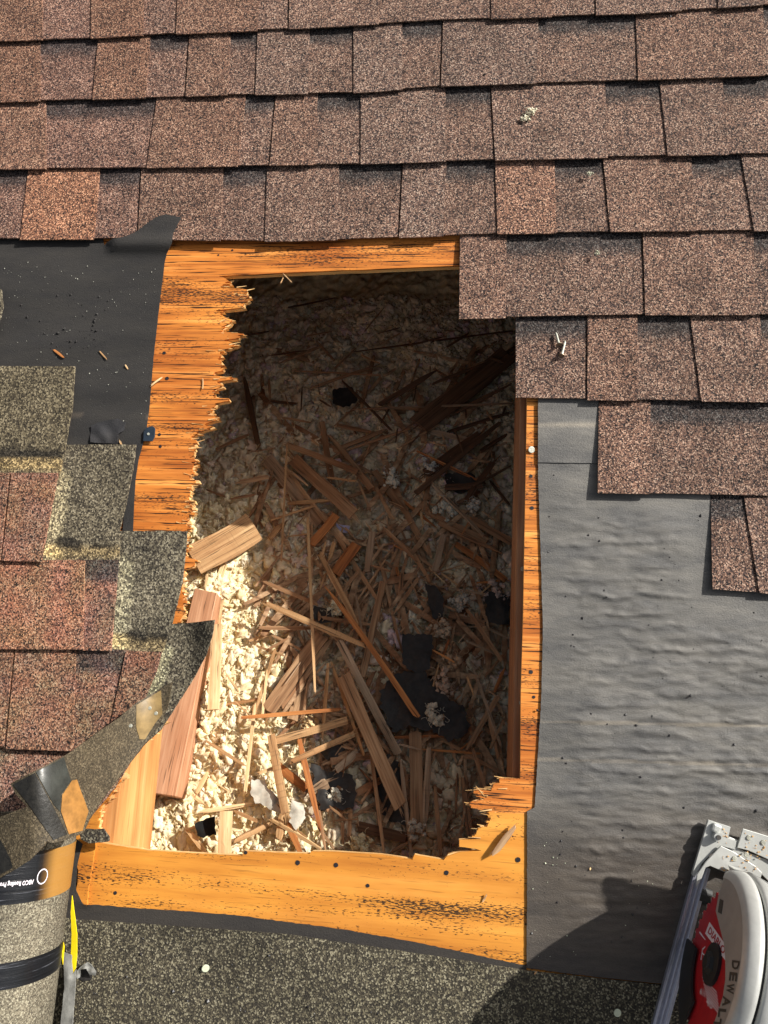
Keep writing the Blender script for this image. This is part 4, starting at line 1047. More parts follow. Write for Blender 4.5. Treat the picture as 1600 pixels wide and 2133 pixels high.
# bottom one first (lowest in the stack)
def h4w(x, y):                                    # its free corner bends up over the hole
    return .0036 + .020 * smooth(385, 450, x) * 1.0 + .004 * smooth(1350, 1290, y) * smooth(360, 440, x)
old('lowest old reddish shingle at the left, its grey corner bent over the hole', .0036,
    [(300, 1300), (356, 1300), (400, 1297), (447, 1291), (443, 1320), (430, 1362), (405, 1410), (370, 1465), (335, 1520), (290, 1560), (200, 1650), (150, 1620), (230, 1560)],
    [(-160, 1545), (150, 1552), (290, 1557), (240, 1640), (190, 1700), (-160, 1780)],
    stains([], [((342, 1360), (318, 1440), 22, (2.6, 2.8, 2.5))]), [], hw=h4w)
old('old reddish shingle second from the bottom left with two upright cut lines', .0066,
    [(-160, 1160), (250, 1106), (390, 1106), (386, 1150), (380, 1210), (358, 1300), (338, 1357), (-160, 1362)],
    [(-160, 1340), (232, 1352), (300, 1357), (336, 1358), (325, 1400), (304, 1450), (292, 1562), (150, 1566), (0, 1556), (-160, 1552)],
    stains([((268, 1322), (300, 1328), 12), ((315, 1326), (345, 1328), 8), ((290, 1140), (305, 1145), 9)], [((235, 1335), (340, 1345), 20, YEL), ((256, 1180), (243, 1345), 28, GRN)]),
    [([(-160, 1348), (28, 1348), (6, 1554), (-160, 1552)], (1.0, .90, .84)), ([(33, 1350), (158, 1352), (150, 1565), (12, 1560)], (1.05, .94, .86)), ([(262, 1357), (330, 1360), (318, 1400), (300, 1450), (290, 1520), (228, 1520)], (.92, .80, .74))], (.95, .86, .84), bands=[(158, 262, 1400)])
old('old reddish shingle third from the bottom left with a dark notch', .0096,
    [(-160, 980), (122, 926), (283, 926), (278, 970), (262, 1050), (248, 1106), (248, 1168), (60, 1180), (-160, 1180)],
    [(-160, 1164), (90, 1166), (247, 1166), (240, 1250), (231, 1356), (0, 1350), (-160, 1350)],
    stains([((125, 1128), (160, 1136), 16), ((195, 1134), (235, 1140), 7)], [((100, 1148), (240, 1152), 17, YEL), ((128, 995), (102, 1160), 26, (2.7, 2.7, 2.4))], (1, .98, .95)),
    [([(-160, 1166), (176, 1168), (172, 1353), (-160, 1351)], (1.2, .98, .86))], (.98, .88, .86), bands=[(172, 260, 1212)])
old('old reddish shingle fourth from the bottom left below an olive strip', .0126,
    [(-160, 762), (156, 763), (150, 850), (136, 930), (124, 988), (-160, 988)],
    [(-160, 984), (122, 985), (108, 1050), (86, 1169), (0, 1168), (-160, 1168)],
    stains([((0, 943), (118, 945), 13)], [((-100, 965), (122, 968), 18, YEL)], (1.05, 1.0, .9)),
    [([(-160, 984), (18, 985), (0, 1167), (-160, 1167)], (.95, .82, .78)), ([(24, 985), (121, 986), (107, 1050), (85, 1170), (4, 1168)], (1.0, .86, .82))], (.95, .82, .78))
o = sheet('roof_shingle', [(-160, 600), (2, 602), (6, 640), (-10, 700), (-30, 764), (-160, 764)], lambda x, y: .0150, .0028, 9, MAT['grey'], colf=lambda x, y: (1, 1, 1), jag=.8)
tag(o, 'olive shingle corner just showing at the left edge on the black felt', 'shingle', G2)

# ------------------------------------------------------------------ bent shingle strip and the taped roll
def flap2w(x, y):
    t = smooth(350, 60, x); return .022 + .165 * t + .008 * n3(x * .008, y * .008)
PATCH = [([(284, 1469), (335, 1438), (338, 1488), (322, 1508), (302, 1540), (291, 1540), (284, 1515)], (3.0, 2.3, 1.2)), ([(337, 1420), (370, 1410), (360, 1480), (337, 1520)], (1.0, .95, .9)),
 ([(75, 1608), (133, 1578), (148, 1627), (128, 1654), (125, 1691), (111, 1674)], (.55, .60, .52)), ([(150, 1626), (160, 1624), (184, 1690), (172, 1730), (144, 1738), (127, 1690), (130, 1656)], (3.4, 1.9, .60)),
 ([(27, 1634), (72, 1610), (108, 1676), (140, 1738), (112, 1750), (84, 1712), (60, 1676)], (.32, .30, .27)), ([(-70, 1760), (0, 1748), (22, 1790), (26, 1808), (0, 1822), (-70, 1860)], (.35, .32, .28))]
def flap2c(x, y):
    t = 1 + .18 * n3(x * .02, y * .02, 2); c = [1.05 * t, t, .9 * t]
    return c
bs = Thing('bent_shingle', U(180, 1640, .03), 'bent strip of old shingle with tan tape patches, folded back over the lower left', 'shingle strip')
MAT['underp'] = MAT['under']
sheet('strip', [(358, 1421), (320, 1442), (282, 1466), (245, 1497), (205, 1524), (170, 1550), (140, 1571), (80, 1602), (22, 1632), (33, 1655), (57, 1680), (0, 1702), (-80, 1730), (-80, 1875), (0, 1829), (30, 1812), (60, 1793), (92, 1762), (97, 1752), (110, 1756), (138, 1750), (172, 1736), (185, 1708), (215, 1662), (268, 1592), (300, 1552), (330, 1512), (350, 1470)], flap2w, .003, 3, MAT['under'], bs, colf=flap2c, jag=.5)
MAT['tape_tan'] = plain('tan_release_tape', (.20, .135, .055), .35, nz=.45, sc=45, bstr=.3)
MAT['tape_rust'] = plain('rusty_brown_tape', (.27, .13, .035), .35, nz=.4, sc=60, bstr=.3)
MAT['tape_dark'] = plain('smoky_tape', (.028, .030, .027), .25, nz=.5, sc=50, bstr=.3)
MAT['tape_black'] = plain('sealant_band', (.014, .013, .011), .4, nz=.6, sc=160, bstr=.6)
for (poly, col), mk in zip(PATCH, ('tape_tan', None, 'tape_dark', 'tape_rust', 'tape_black', 'tape_black')):
    if mk: sheet('tape_patch', poly, lambda x, y: flap2w(x, y) + .0009, .0006, 5, MAT[mk], bs, jag=.4)
for (x, y) in ((312, 1475), (325, 1486), (272, 1512)):
    c = U(x, y, flap2w(x, y) + .001) - bs.c; mb = MB(); mb.tube([c, c + Vector((0, 0, .0012))], [.0028, .0022], 12); mb.obj('staple_head', MAT['zinc'], bs)

RR = .085
pA = U(163, 1745, .06); pB = U(114, 2133, .06)
dv = (pB - pA).normalized(); nrm = Vector((dv.y, -dv.x, 0)) * (1 if dv.y < 0 else -1)
nrm = Vector((-abs(nrm.x), nrm.y, 0)).normalized()
cen0 = pA + nrm * (RR * .97) ; cen0.z = RR + .006
rx = dv; rz = Vector((0, 0, 1)); ry = rz.cross(rx)
roll = Thing('roofing_roll', cen0, 'grey granulated roofing roll with two glossy black tape bands at the bottom left', 'roofing roll', rot=Matrix((rx, ry, rz)).transposed())
def cyl(x0, x1, a0, a1, r, nx, na, colf=None, twist=0.0):
    V = []; Fc = []; cols = []
    for i in range(nx + 1):
        for j in range(na + 1):
            a = a0 + (a1 - a0) * j / na; x = x0 + (x1 - x0) * i / nx
            V.append((x + twist * a, r * math.cos(a), r * math.sin(a)))
            if colf: cols.append(colf(x, a))
    Fc = [(i * (na + 1) + j, i * (na + 1) + j + 1, (i + 1) * (na + 1) + j + 1, (i + 1) * (na + 1) + j) for i in range(nx) for j in range(na)]
    return V, Fc, cols or None
V, Fc, cc = cyl(-.02, .62, 0, 2 * math.pi, RR, 40, 72, lambda x, a: (1 + .15 * math.sin(a * 3),) * 3)
# spiral end
k0 = len(V); V2 = []
o = mesh_obj('rolled_sheet', V, Fc, MAT['rollm'], roll, uvlocal=True, cols=cc, smooth=True)
mb = MB(); n = 150
sp_pts = []
for i in range(n):
    a = i * .25; r = RR - .0005 - .0042 * a / (2 * math.pi) * 1.3
    if r < .02: break
    sp_pts.append((r, a))
Vs = []; Fs = []
for (r, a) in sp_pts:
    for q in (-.02, .60):
        Vs.append((q + .001, r * math.cos(a), r * math.sin(a))); Vs.append((q + .001, (r - .0028) * math.cos(a), (r - .0028) * math.sin(a)))
for i in range(len(sp_pts) - 1):
    b = i * 4; c = b + 4
    Fs += [(b, b + 1, c + 1, c), (b + 2, b + 3, c + 3, c + 2), (b, c, c + 2, b + 2), (b + 1, b + 3, c + 3, c + 1)]
mesh_obj('inner_wraps', Vs, Fs, MAT['rollm'], roll, uvlocal=True, cols=[(.5, .5, .5)] * len(Vs))
yside = 1 if (roll.rot.transposed() @ Vector((1, 0, 0))).y > 0 else -1
def tcol(x, a):
    k = smooth(.55, .25, a if yside > 0 else math.pi - a)
    return (.30 * k, .15 * k, .03 * k) 
for x0, x1, cf in ((.003, .062, tcol), (.128, .158, lambda x, a: (0, 0, 0))):
    V, Fc, cc = cyl(x0, x1, -.4, math.pi + .4, RR + .0009, 6, 60, cf)
    mesh_obj('tape_band', V, Fc, MAT['tape'], roll, uvlocal=True, cols=cc, smooth=True)
def text_mesh(s, size, spacing=1.0, bold=0.0):
    cu = bpy.data.curves.new('txt', 'FONT'); cu.body = s; cu.size = size; cu.space_character = spacing; cu.resolution_u = 2
    cu.offset = bold
    ob = bpy.data.objects.new('txt', cu); COL.objects.link(ob)
    bpy.context.view_layer.update()
    me = bpy.data.meshes.new_from_object(ob)
    V = [v.co.copy() for v in me.vertices]; Fc = [tuple(p.vertices) for p in me.polygons]
    bpy.data.objects.remove(ob); bpy.data.curves.remove(cu); bpy.data.meshes.remove(me)
    return V, Fc
def wrap_text(s, size, xc, a_start, bold=0.0, name='printed_text'):
    V, Fc = text_mesh(s, size, bold=bold)
    out = []
    for v in V:                                    # reads upside down in the picture: letters run towards the left
        a = a_start + (v.x * .66 / RR if yside > 0 else -v.x * .66 / RR)
        out.append((xc + v.y, (RR + .0016) * math.cos(a), (RR + .0016) * math.sin(a)))
    mesh_obj(name, out, Fc, MAT['print'], roll, uvlocal=True)
a0 = .62 if yside > 0 else math.pi - .62
wrap_text('ABCO Roofing Products', .0074, .036, a0 + (.0 if yside > 0 else 0), .0002)
# ring emblem
Vr = []; n = 28
for j in range(n):
    t = 2 * math.pi * j / n
    for r in (.0092, .0078):
        a = (a0 - .13 * yside) + yside * r * .8 * math.cos(t) / RR
        Vr.append((.034 + r * math.sin(t), (RR + .0016) * math.cos(a), (RR + .0016) * math.sin(a)))
mesh_obj('printed_ring', Vr, [(2 * j, 2 * j + 1, (2 * j + 3) % (2 * n), (2 * j + 2) % (2 * n)) for j in range(n)], MAT['print'], roll, uvlocal=True)

# things squeezed beside the roll
o = sheet('plastic_strip', [(150, 1866), (155, 1905), (160, 1945), (160, 1990), (157, 2018), (149, 2032), (143, 2036), (147, 2000), (149, 1950), (147, 1900)], lambda x, y: .035 - .02 * smooth(1870, 2030, y), .0015, 4, MAT['yellow'], jag=.3)
tag(o, 'bright yellow plastic strip beside the taped roll', 'plastic strip')
o = sheet('plastic_strip', [(131, 1960), (134, 1972), (131, 2010), (128, 1990)], lambda x, y: .03, .001, 4, MAT['yellow'])
tag(o, 'narrow yellow sliver hugging the side of the taped roll', 'plastic strip')
o = sheet('grey_strip', [(132, 1984), (148, 1990), (151, 2030), (158, 2020), (156, 2060), (150, 2140), (146, 2260), (112, 2260), (126, 2133), (134, 2060)], lambda x, y: .022 + .004 * n3(x * .05, y * .02), .002, 5, MAT['greyp'], jag=.8)
tag(o, 'weathered grey cloth strip below the yellow plastic strip', 'cloth strip')
o = sheet('felt_scrap', [(160, 2022), (170, 2012), (182, 2004), (190, 2010), (200, 2024), (198, 2032), (186, 2030), (180, 2018), (168, 2020), (166, 2036), (160, 2040)], lambda x, y: .014 + .004 * n3(x * .1, y * .1), .0012, 3, MAT['greyp'], jag=.5)
tag(o, 'curled torn grey scrap beside the yellow strip', 'felt scrap')
o = sheet('felt_scrap', [(164, 2022), (178, 2012), (194, 2026), (190, 2042), (172, 2044), (162, 2036)], lambda x, y: .0060, .001, 4, MAT['black'], jag=.6)
tag(o, 'small black patch under the curled grey scrap', 'felt scrap')
o = sheet('shingle_chip', [(165, 1731), (178, 1727), (200, 1728), (214, 1727), (226, 1744), (226, 1753), (212, 1755), (185, 1757), (168, 1748)], lambda x, y: .026, .004, 5, MAT['mineral'], jag=.6, colf=lambda x, y: (.8, .8, .85))
tag(o, 'black gritty shingle chip on the corner of the bottom plywood', 'shingle chip')
cp = Thing('cap_nail', U(313, 906, .002), 'dark plastic cap with a shiny nail on the plywood edge left of the hole', 'cap nail')
mb = MB(); mb.prism([(-.009, -.012), (.007, -.012), (.010, -.004), (.009, .010), (.004, .014), (-.006, .011), (-.010, .004)], 2, .003, .0045); mb.obj('cap', MAT['blue'], cp, bevel=.0008)
mb = MB(); mb.tube([(-.001, 0, .0046), (-.001, 0, .0056)], .0022, 12); mb.obj('head', MAT['zinc'], cp)

# two loose nails on the shingle end
def loose_nail(x0, y0, x1, y1, label):             # head at (x0, y0), point at (x1, y1)
    p0, p1 = U(x0, y0, .0118), U(x1, y1, .0085)
    x = (p1 - p0); L = x.length; x.normalize(); z = Vector((0, 0, 1)); z = (z - x * z.dot(x)).normalized(); y = z.cross(x)
    t = Thing('loose_nail', p0, label, 'nail', 'loose nails on the shingle', rot=Matrix((x, y, z)).transposed())
    mb = MB(); mb.tube([(0, 0, 0), (.0009, 0, 0), (.0013, 0, 0)], [.0050, .0050, .0044], 18); mb.obj('head', MAT['rust'], t)
    mb = MB(); mb.tube([(.001, 0, 0), (L * .88, 0, 0), (L, 0, 0)], [.0019, .0017, .0003], 12); mb.obj('shank', MAT['zinc'], t)
loose_nail(1165, 718, 1158, 692, 'upper loose roofing nail with its point up to the left')
loose_nail(1170, 741, 1178, 709, 'lower loose roofing nail with a rusty head')
# tuft and crumbs on shingles
tuft(1100, 237, .006, 0, (.74, .70, .56), 'white fluff of insulation caught on the third course of shingles', on=U(1103, 232, .013))
tuft(1096, 243, .005, 0, (.70, .66, .52), 'lower white fluff of insulation touching the other one', on=U(1094, 246, .013))
for x, y, r, lab in ((1229, 361, .0032, 'pale pebble on the dark granule band of the fifth course'), (1245, 527, .003, 'greenish pebble on the shingle right of the hole corner')):
    tuft(x, y, r, 0, (.50, .50, .40), lab, on=U(x, y, .014), group='pebbles on the shingles')
# grit
def grit(n, region, w, mat, label, rmin, rmax, wf=None, seed=1):
    rr = random.Random(seed); mb = MB(); P = np.array(region)
    x0, y0 = P.min(0); x1, y1 = P.max(0); k = 0
    while k < n:
        x, y = float(rr.uniform(x0, x1)), float(rr.uniform(y0, y1))
        if not inside(np.array([x]), np.array([y]), P)[0]: continue
        c = U(x, y, (wf(x, y) if wf else w)); r = rmin + (rmax - rmin) * rr.random() ** 4
        V = [c + Vector((rr.uniform(.6, 1.2) * r * math.cos(a), rr.uniform(.6, 1.2) * r * math.sin(a), 0)) for a in (0, 1.26, 2.5, 3.77, 5.0)]
        V.append(c + Vector((rr.uniform(-.3, .3) * r, rr.uniform(-.3, .3) * r, r * .9)))
        mb.add(V, [(0, 1, 5), (1, 2, 5), (2, 3, 5), (3, 4, 5), (4, 0, 5), (4, 3, 2, 1, 0)]); k += 1
    o = mesh_obj('loose_grit', mb.V, mb.F, mat); tag(o, label, 'grit', kind='stuff')
grit(230, [(1130, 860), (1235, 860), (1240, 1040), (1470, 1050), (1480, 1250), (1600, 1260), (1600, 1700), (1470, 1700), (1400, 2000), (1105, 2010), (1110, 1690)], 0, MAT['tar'], 'black crumbs of grit scattered over the right grey felt', .0004, .0026, lambda x, y: felt_r_w(x, y) + .0002, 3)
grit(260, [(5, 540), (330, 560), (300, 890), (150, 900), (160, 760), (0, 755)], .0034, MAT['zinc'], 'pale crumbs of grit scattered over the left black felt', .0002, .0012, None, 4)
grit(60, [(40, 600), (230, 600), (230, 730), (40, 730)], .0034, MAT['black'], 'dark crumbs on the left black felt', .0008, .0034, None, 8)
grit(60, [(1110, 1720), (1420, 1750), (1380, 2000), (1110, 2000)], .0036, MAT['ivory'], 'pale sawdust crumbs on the lower right felt', .0004, .0014, None, 5)
grit(36, [(20, 20), (1580, 20), (1580, 480), (20, 480)], .0125, MAT['tar'], 'black crumbs on the upper shingles', .0008, .0026, None, 6)
grit(50, [(150, 1900), (1090, 2040), (1090, 2133), (150, 2133)], .0052, MAT['tar'], 'dark crumbs on the granulated starter sheet', .001, .003, None, 9)

# ------------------------------------------------------------------ circular saw
sA, sB = Vector((.32532677, -1.31117599, 0)), Vector((.2494795, -1.55343626, 0))
ey = (sA - sB).normalized(); ez = Vector((0, 0, 1)); ex = ey.cross(ez)
saw = Thing('circular_saw', sB + Vector((0, 0, .004)), 'circular saw with a red blade and pale guard resting on the lower right felt', 'circular saw', rot=Matrix((ex, ey, ez)).transposed())
SB = saw.c
def onx(px, py, c):
    d = ray(px, py); t = (c - (CAM - SB).dot(ex)) / d.dot(ex); q = CAM + t * d - SB
    return Vector((q.dot(ex), q.dot(ey), q.dot(ez)))
def onz(px, py, z):
    q = U(px, py, SB.z + z) - SB; return Vector((q.dot(ex), q.dot(ey), q.dot(ez)))
# shoe bar: ribbed channel
mb = MB(); mb.prism([(0, 0), (.020, 0), (.020, .004), (.0165, .004), (.015, .0075), (.012, .0045), (.009, .0075), (.006, .0045), (.003, .0085), (0, .0085)], 1, -.12, .198)
mb.obj('shoe_bar', MAT['bar'], saw, bevel=.0006)
# front of the shoe and its stamped brackets
def zpoly(pts, z, th, name, mat, bevel=.0008):
    P = [onz(x, y, z) for x, y in pts]; mb = MB(); mb.prism([(p.x, p.y) for p in P], 2, z - th, z); return mb.obj(name, mat, saw, bevel=bevel)
zpoly([(1476, 1708), (1522, 1723), (1517, 1746), (1534, 1752), (1532, 1770), (1502, 1762), (1490, 1772), (1478, 1782), (1462, 1800), (1447, 1828), (1442, 1822)], .012, .006, 'shoe_front', MAT['white'])
zpoly([(1519, 1743), (1541, 1752), (1538, 1768), (1700, 1830), (1700, 1900), (1600, 1835), (1560, 1795), (1512, 1765)], .010, .004, 'shoe_plate', MAT['white'])
zpoly([(1548, 1726), (1640, 1754), (1700, 1775), (1700, 1850), (1640, 1815), (1600, 1790), (1560, 1772), (1536, 1766)], .014, .003, 'fence_bracket', MAT['white'])
zpoly([(1502, 1762), (1530, 1775), (1575, 1805), (1588, 1818), (1585, 1830), (1540, 1812), (1522, 1822), (1480, 1804), (1470, 1808), (1462, 1830), (1450, 1850), (1452, 1822), (1470, 1796)], .018, .003, 'hinge_bracket', MAT['cast'])
mb = MB(); c = onz(1493, 1742, .014); mb.tube([c, c + Vector((0, 0, .008))], [.006, .0055], 16); mb.obj('boss', MAT['white'], saw)
mb = MB(); mb.tube([c + Vector((0, 0, .008)), c + Vector((0, 0, .0095))], [.003, .003], 12); mb.obj('screw', MAT['darkp'], saw)
mb = MB(); c = onz(1493, 1722, .014); mb.box(c.x - .006, c.x + .006, c.y - .008, c.y + .004, .011, .018); mb.obj('lug', MAT['white'], saw, bevel=.003)
# blade
bx = .018
bc = onx(1487, 2010, bx); RB = .088
n = 40 * 4; prof = []
for i in range(n):
    a = 2 * math.pi * i / n; k = i % 4
    r = RB if k == 0 else (RB - .001 if k == 1 else (RB - .0065 if k == 2 else RB - .005))
    prof.append((bc.y + r * math.cos(a), bc.z + r * math.sin(a)))
mb = MB(); mb.prism(prof, 0, bx, bx + .0016); mb.obj('blade', MAT['redb'], saw)
mb = MB()
for i in range(40):
    a = 2 * math.pi * (i - .12) / 40; c = (bc.y + (RB - .001) * math.cos(a), bc.z + (RB - .001) * math.sin(a))
    t = (-math.sin(a), math.cos(a)); q = (math.cos(a), math.sin(a))
    mb.prism([(c[0] + q[0] * .001, c[1] + q[1] * .001), (c[0] + t[0] * .0015, c[1] + t[1] * .0015), (c[0] - q[0] * .004, c[1] - q[1] * .004)], 0, bx - .0004, bx + .0018)
mb.obj('blade_teeth', MAT['zinc'], saw)
bl = [ch for ch in saw.o.children if ch.name.startswith('blade')][0]
# flange bolt
mb = MB(); mb.tube([(bx, bc.y, bc.z), (bx - .004, bc.y, bc.z), (bx - .0045, bc.y, bc.z)], [.0235, .0235, .021], 28)
mb.tube([(bx - .0045, bc.y, bc.z), (bx - .009, bc.y, bc.z)], [.0135, .012], 6); mb.tube([(bx - .009, bc.y, bc.z), (bx - .0105, bc.y, bc.z)], [.009, .008], 20)
mb.obj('flange_bolt', MAT['rubber'], saw)
# print on the blade: text plane (y, z) rotated
def xtext(s, size, y, z, ang, mat, name, x=None, bold=0.0, mirror=True, spacing=1.0, sy=1.0):
    V, Fc = text_mesh(s, size, bold=bold, spacing=spacing); x = bx - .0004 if x is None else x
    ca, sa = math.cos(ang), math.sin(ang); out = []
    for v in V:
        a, b = v.x, v.y * sy
        if mirror: p = (-a * ca - b * sa, -a * sa + b * ca)      # seen from the -x side, y axis runs to the viewer's left
        else: p = (a * ca - b * sa, a * sa + b * ca)
        out.append((x, y + p[0], z + p[1]))
    Fc = [tuple(reversed(f)) for f in Fc]
    mesh_obj(name, out, Fc, mat, saw, uvlocal=True)
def xpoly(pts, x0, x1, name, mat):
    mb = MB(); mb.prism(pts, 0, x0, x1); return mb.obj(name, mat, saw)
# label plate: corners taken where the photograph shows it on the blade plane
def yz(px, py, c=bx): q = onx(px, py, c); return (q.y, q.z)
lp = [yz(1479, 1921), (yz(1470, 1945)), yz(1515, 2005), yz(1517, 1975)]
xpoly(lp, bx - .0006, bx - .0002, 'blade_label', MAT['print'])
p0 = Vector(yz(1475, 1944)); p1 = Vector(yz(1514, 1994)); dirv = (p1 - p0)
def text_between(s, A, B, up, mat, name, x, fit=True, bold=0.0):
    """letters run from A to B (y, z), tops towards up"""
    V, Fc = text_mesh(s, 1.0, bold=bold)
    w = max(v.x for v in V); h = max(v.y for v in V)
    A, B, up = Vector(A), Vector(B), Vector(up)
    out = [(x, *(A + (B - A) * (v.x / w) + up * (v.y / h))) for v in V]
    mesh_obj(name, out, Fc, mat, saw, uvlocal=True)
A = Vector(yz(1473, 1942)); B = Vector(yz(1512, 1994)); up = Vector(yz(1480, 1925)) - A
text_between('DIABLO', A + (B - A) * .04 + up * .12, A + (B - A) * .92, up * .72, MAT['redprint'], 'blade_lettering', bx - .0009, bold=.02)
A = Vector(yz(1458, 2070)); B = Vector(yz(1474, 2080)); text_between('6½"', A, B, Vector(yz(1460, 2057)) - A, MAT['print'], 'blade_lettering', bx - .0005, bold=.01)
A = Vector(yz(1471, 2092)); B = Vector(yz(1484, 2104)); text_between('40', A, B, Vector(yz(1474, 2077)) - A, MAT['print'], 'blade_lettering', bx - .0005, bold=.01)
mb = MB()
for k in range(7):
    a = Vector(yz(1464 + k * 1.4, 2036 + k * 7)); b = Vector(yz(1494 + k * 1.2, 2068 + k * 8)); w = (b - a).normalized(); nn = Vector((-w.y, w.x)) * .0005
    mb.prism([a - nn, b - nn, b + nn, a + nn], 0, bx - .0005, bx - .0002)
mb.obj('blade_lines', MAT['print'], saw)
mb = MB()
for (q0, q1) in (((1458, 1942), (1470, 1958)), ((1461, 2000), (1464, 1978)), ((1464, 1978), (1470, 1972)), ((1463, 1985), (1468, 1990))):
    a = Vector(yz(*q0)); b = Vector(yz(*q1)); w = (b - a).normalized(); nn = Vector((-w.y, w.x)) * .0011
    mb.prism([a - nn, b - nn * .4, b + nn * .4, a + nn], 0, bx - .0005, bx - .0002)
mb.obj('blade_emblem', MAT['print'], saw)
# upper guard: side face, rounded rim, rear band
RG = .108
a0g, a1g = math.radians(-2), math.radians(172)
gx0, gx1 = .010, .070
low = [yz(x, y, gx0) for x, y in ((1496, 1868), (1491, 1898), (1499, 1930), (1508, 1965), (1511, 2000), (1511, 2040), (1506, 2075), (1495, 2110), (1484, 2140), (1470, 2170), (1450, 2200))]
cg = (bc.y, bc.z)
tp = math.atan2(yz(1503, 1850, gx0)[1] - cg[1], yz(1503, 1850, gx0)[0] - cg[0])
arc = [(cg[0] + (RG - .012) * math.cos(a), cg[1] + (RG - .012) * math.sin(a)) for a in [math.pi * 1.02 + (tp - math.pi * 1.02) * i / 26 for i in range(27)]]
mb = MB(); mb.prism(low + arc, 0, gx0, gx0 + .003); mb.obj('guard_side', MAT['guardside'], saw)
def rim(name, prof, mat, a_lo, a_hi, nseg=48):
    V = []; Fc = []; m = len(prof)
    for i in range(nseg + 1):
        a = a_lo + (a_hi - a_lo) * i / nseg
        for (x, r) in prof: V.append((x, cg[0] + r * math.cos(a), cg[1] + r * math.sin(a)))
    for i in range(nseg):
        for j in range(m - 1): Fc.append((i * m + j, i * m + j + 1, (i + 1) * m + j + 1, (i + 1) * m + j))
    Fc += [tuple(range(m)), tuple(reversed(range(nseg * m, nseg * m + m)))]
    mb = MB().add(V, Fc); return mb.obj(name, mat, saw, smooth=True)
rim('guard_rim', [(gx0, RG - .012), (gx0 + .001, RG - .006), (gx0 + .005, RG - .001), (gx0 + .012, RG + .002), (gx0 + .017, RG + .003), (gx0 + .019, RG - .001), (gx0 + .019, RG - .014)], MAT['cast'], tp - .02, math.pi * 1.05)
rim('guard_back', [(gx0 + .0215, RG - .012), (gx0 + .0215, RG + .001), (gx0 + .024, RG + .005), (gx0 + .045, RG + .002), (gx0 + .058, RG - .012)], MAT['cast'], tp + .05, math.pi * 1.05)
rim('guard_seam', [(gx0 + .0192, RG - .014), (gx0 + .0192, RG - .001), (gx0 + .0213, RG - .001), (gx0 + .0213, RG - .014)], MAT['rubber'], tp + .05, math.pi * 1.04)
# badge and lettering on the guard side
xpoly([yz(1500, 1872, gx0 - .0003), yz(1507, 1876, gx0 - .0003), yz(1503, 1904, gx0 - .0003), yz(1496, 1900, gx0 - .0003)], gx0 - .0006, gx0 - .0002, 'warning_badge', MAT['darkp'])
word = 'DEWALT'; nW = len(word)
ctr = [(1533, 2008), (1528, 2032), (1522, 2058), (1514, 2085), (1505, 2108), (1495, 2130)]
for k, ch in enumerate(word):
    x, y = ctr[k]; A = Vector(yz(x - 6, y - 9, gx0)); B = Vector(yz(x - 8, y + 11, gx0)); upv = Vector(yz(x + 9, y - 7, gx0)) - A
    text_between(ch, A, B, upv, MAT['darkp'], 'guard_lettering', gx0 - .0006, bold=.03)
# dark lower guard below the blade and the arm at the front
mb = MB(); lo_arc = [(cg[0] + (RB + .004) * math.cos(a), cg[1] + (RB + .004) * math.sin(a)) for a in [math.radians(200 + 70 * i / 12) for i in range(13)]]
lo_in = [(cg[0] + (RB - .034) * math.cos(a), cg[1] + (RB - .034) * math.sin(a)) for a in [math.radians(270 - 70 * i / 12) for i in range(13)]]
mb.prism([(p[0], max(p[1], .002)) for p in lo_arc + lo_in], 0, bx - .006, bx - .003); mb.obj('lower_guard', MAT['rubber'], saw)
mb = MB(); c = yz(1460, 1862, bx); mb.tube([(bx - .004, c[0], c[1] - .004), (bx + .012, c[0], c[1] - .004)], [.013, .012], 18); mb.obj('front_roller', MAT['rubber'], saw, smooth=False)
arm = [(1532, 1812), (1558, 1820), (1584, 1850), (1597, 1905), (1594, 1928), (1565, 1895), (1545, 1850)]
P = [onz(x, y, .05 + .0004 * (y - 1810)) for x, y in arm]
mb = MB(); k = len(P); mb.add([p for p in P] + [p - Vector((0, 0, .03)) for p in P], [tuple(range(k)), tuple(reversed(range(k, 2 * k)))] + [(i, (i + 1) % k, k + (i + 1) % k, k + i) for i in range(k)])
mb.obj('front_arm', MAT['white'], saw, bevel=.001)
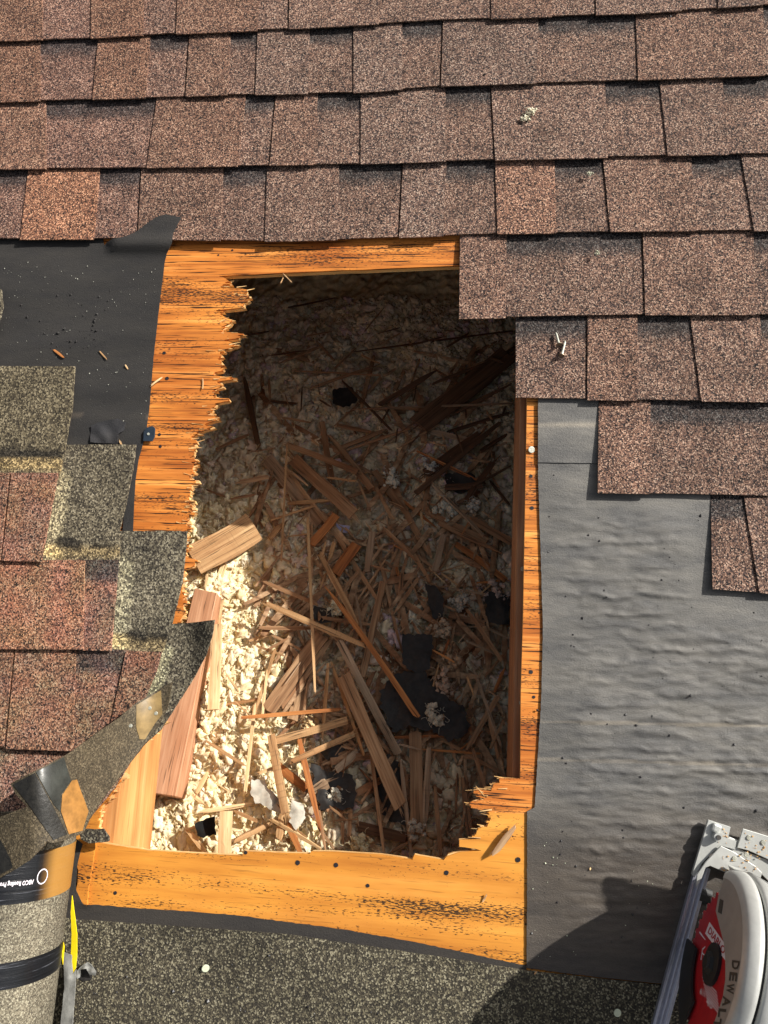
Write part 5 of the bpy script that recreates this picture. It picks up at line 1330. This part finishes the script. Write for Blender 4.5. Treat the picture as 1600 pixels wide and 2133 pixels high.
# motor and shoe, plus an unseen handle plate shaped to cast the long shadow
mb = MB(); mb.box(.105, .185, -.12, .19, .0, .005); mb.obj('shoe_main', MAT['white'], saw, bevel=.002)
mb = MB()
for (x, y, z) in ((1560, 1745, .0142), (1590, 1755, .0142), (1555, 1781, .0182), (1530, 1789, .0182)):
    c = onz(x, y, z); mb.tube([c, c + Vector((0, 0, .0014))], [.0034, .0028], 12)
mb.obj('rivets', MAT['zinc'], saw)
mb = MB(); rr = random.Random(8)
for k in range(70):
    x, y = rr.choice([(rr.uniform(1490, 1518), rr.uniform(1726, 1760)), (rr.uniform(1552, 1600), rr.uniform(1735, 1790)), (rr.uniform(1500, 1580), rr.uniform(1780, 1815))])
    c = onz(x, y, .0186 if y > 1778 else .0144 if x > 1545 else .0124); q = rr.uniform(.0003, .0009); mb.box(c.x - q, c.x + q, c.y - q * .7, c.y + q * .7, c.z - .0004, c.z + q)
o = mb.obj('sawdust', MAT['raw'], saw); o['kind'] = 'stuff'
SL = Vector((SUN_ROOF.dot(ex), SUN_ROOF.dot(ey), SUN_ROOF.dot(ez)))
def shadow_on(px, py, c):                          # where the sun ray that ends the shadow at this spot crosses the plane x = c of the saw
    q = U(px, py, .004) - SB; q = Vector((q.dot(ex), q.dot(ey), q.dot(ez))); t = (c - q.x) / SL.x; q = q + SL * t
    return (q.y, q.z)
HX = .20
hand = [shadow_on(x, y, HX) for x, y in ((1252, 1834), (1262, 1825), (1300, 1831), (1312, 1835), (1318, 1841), (1332, 1839), (1434, 1861), (1560, 1900), (1560, 2160), (1200, 2260), (1060, 2165), (1085, 2133), (1130, 2082), (1170, 2037), (1205, 2008), (1224, 1985), (1226, 1968), (1244, 1945), (1262, 1920), (1258, 1890), (1250, 1855))]
hand = [(a, max(.01, b)) for a, b in hand]
mb = MB(); mb.prism(hand, 0, HX, HX + .045); mb.obj('handle_shadow_plate', MAT['rubber'], saw, bevel=.001)  # unseen plate cut to the outline of the wanted shadow
mb = MB(); mb.tube([(.075, bc.y, bc.z + .01), (.10, bc.y, bc.z + .01), (.19, bc.y - .005, bc.z + .0), (.199, bc.y - .005, bc.z + .0)], [.040, .048, .044, .038], 28); mb.obj('motor_housing', MAT['saw_yellow'], saw, smooth=True)
for v in hand: print('hand', round(v[0], 3), round(v[1], 3))
print('splinters', NS[0], 'objects', len(bpy.data.objects))
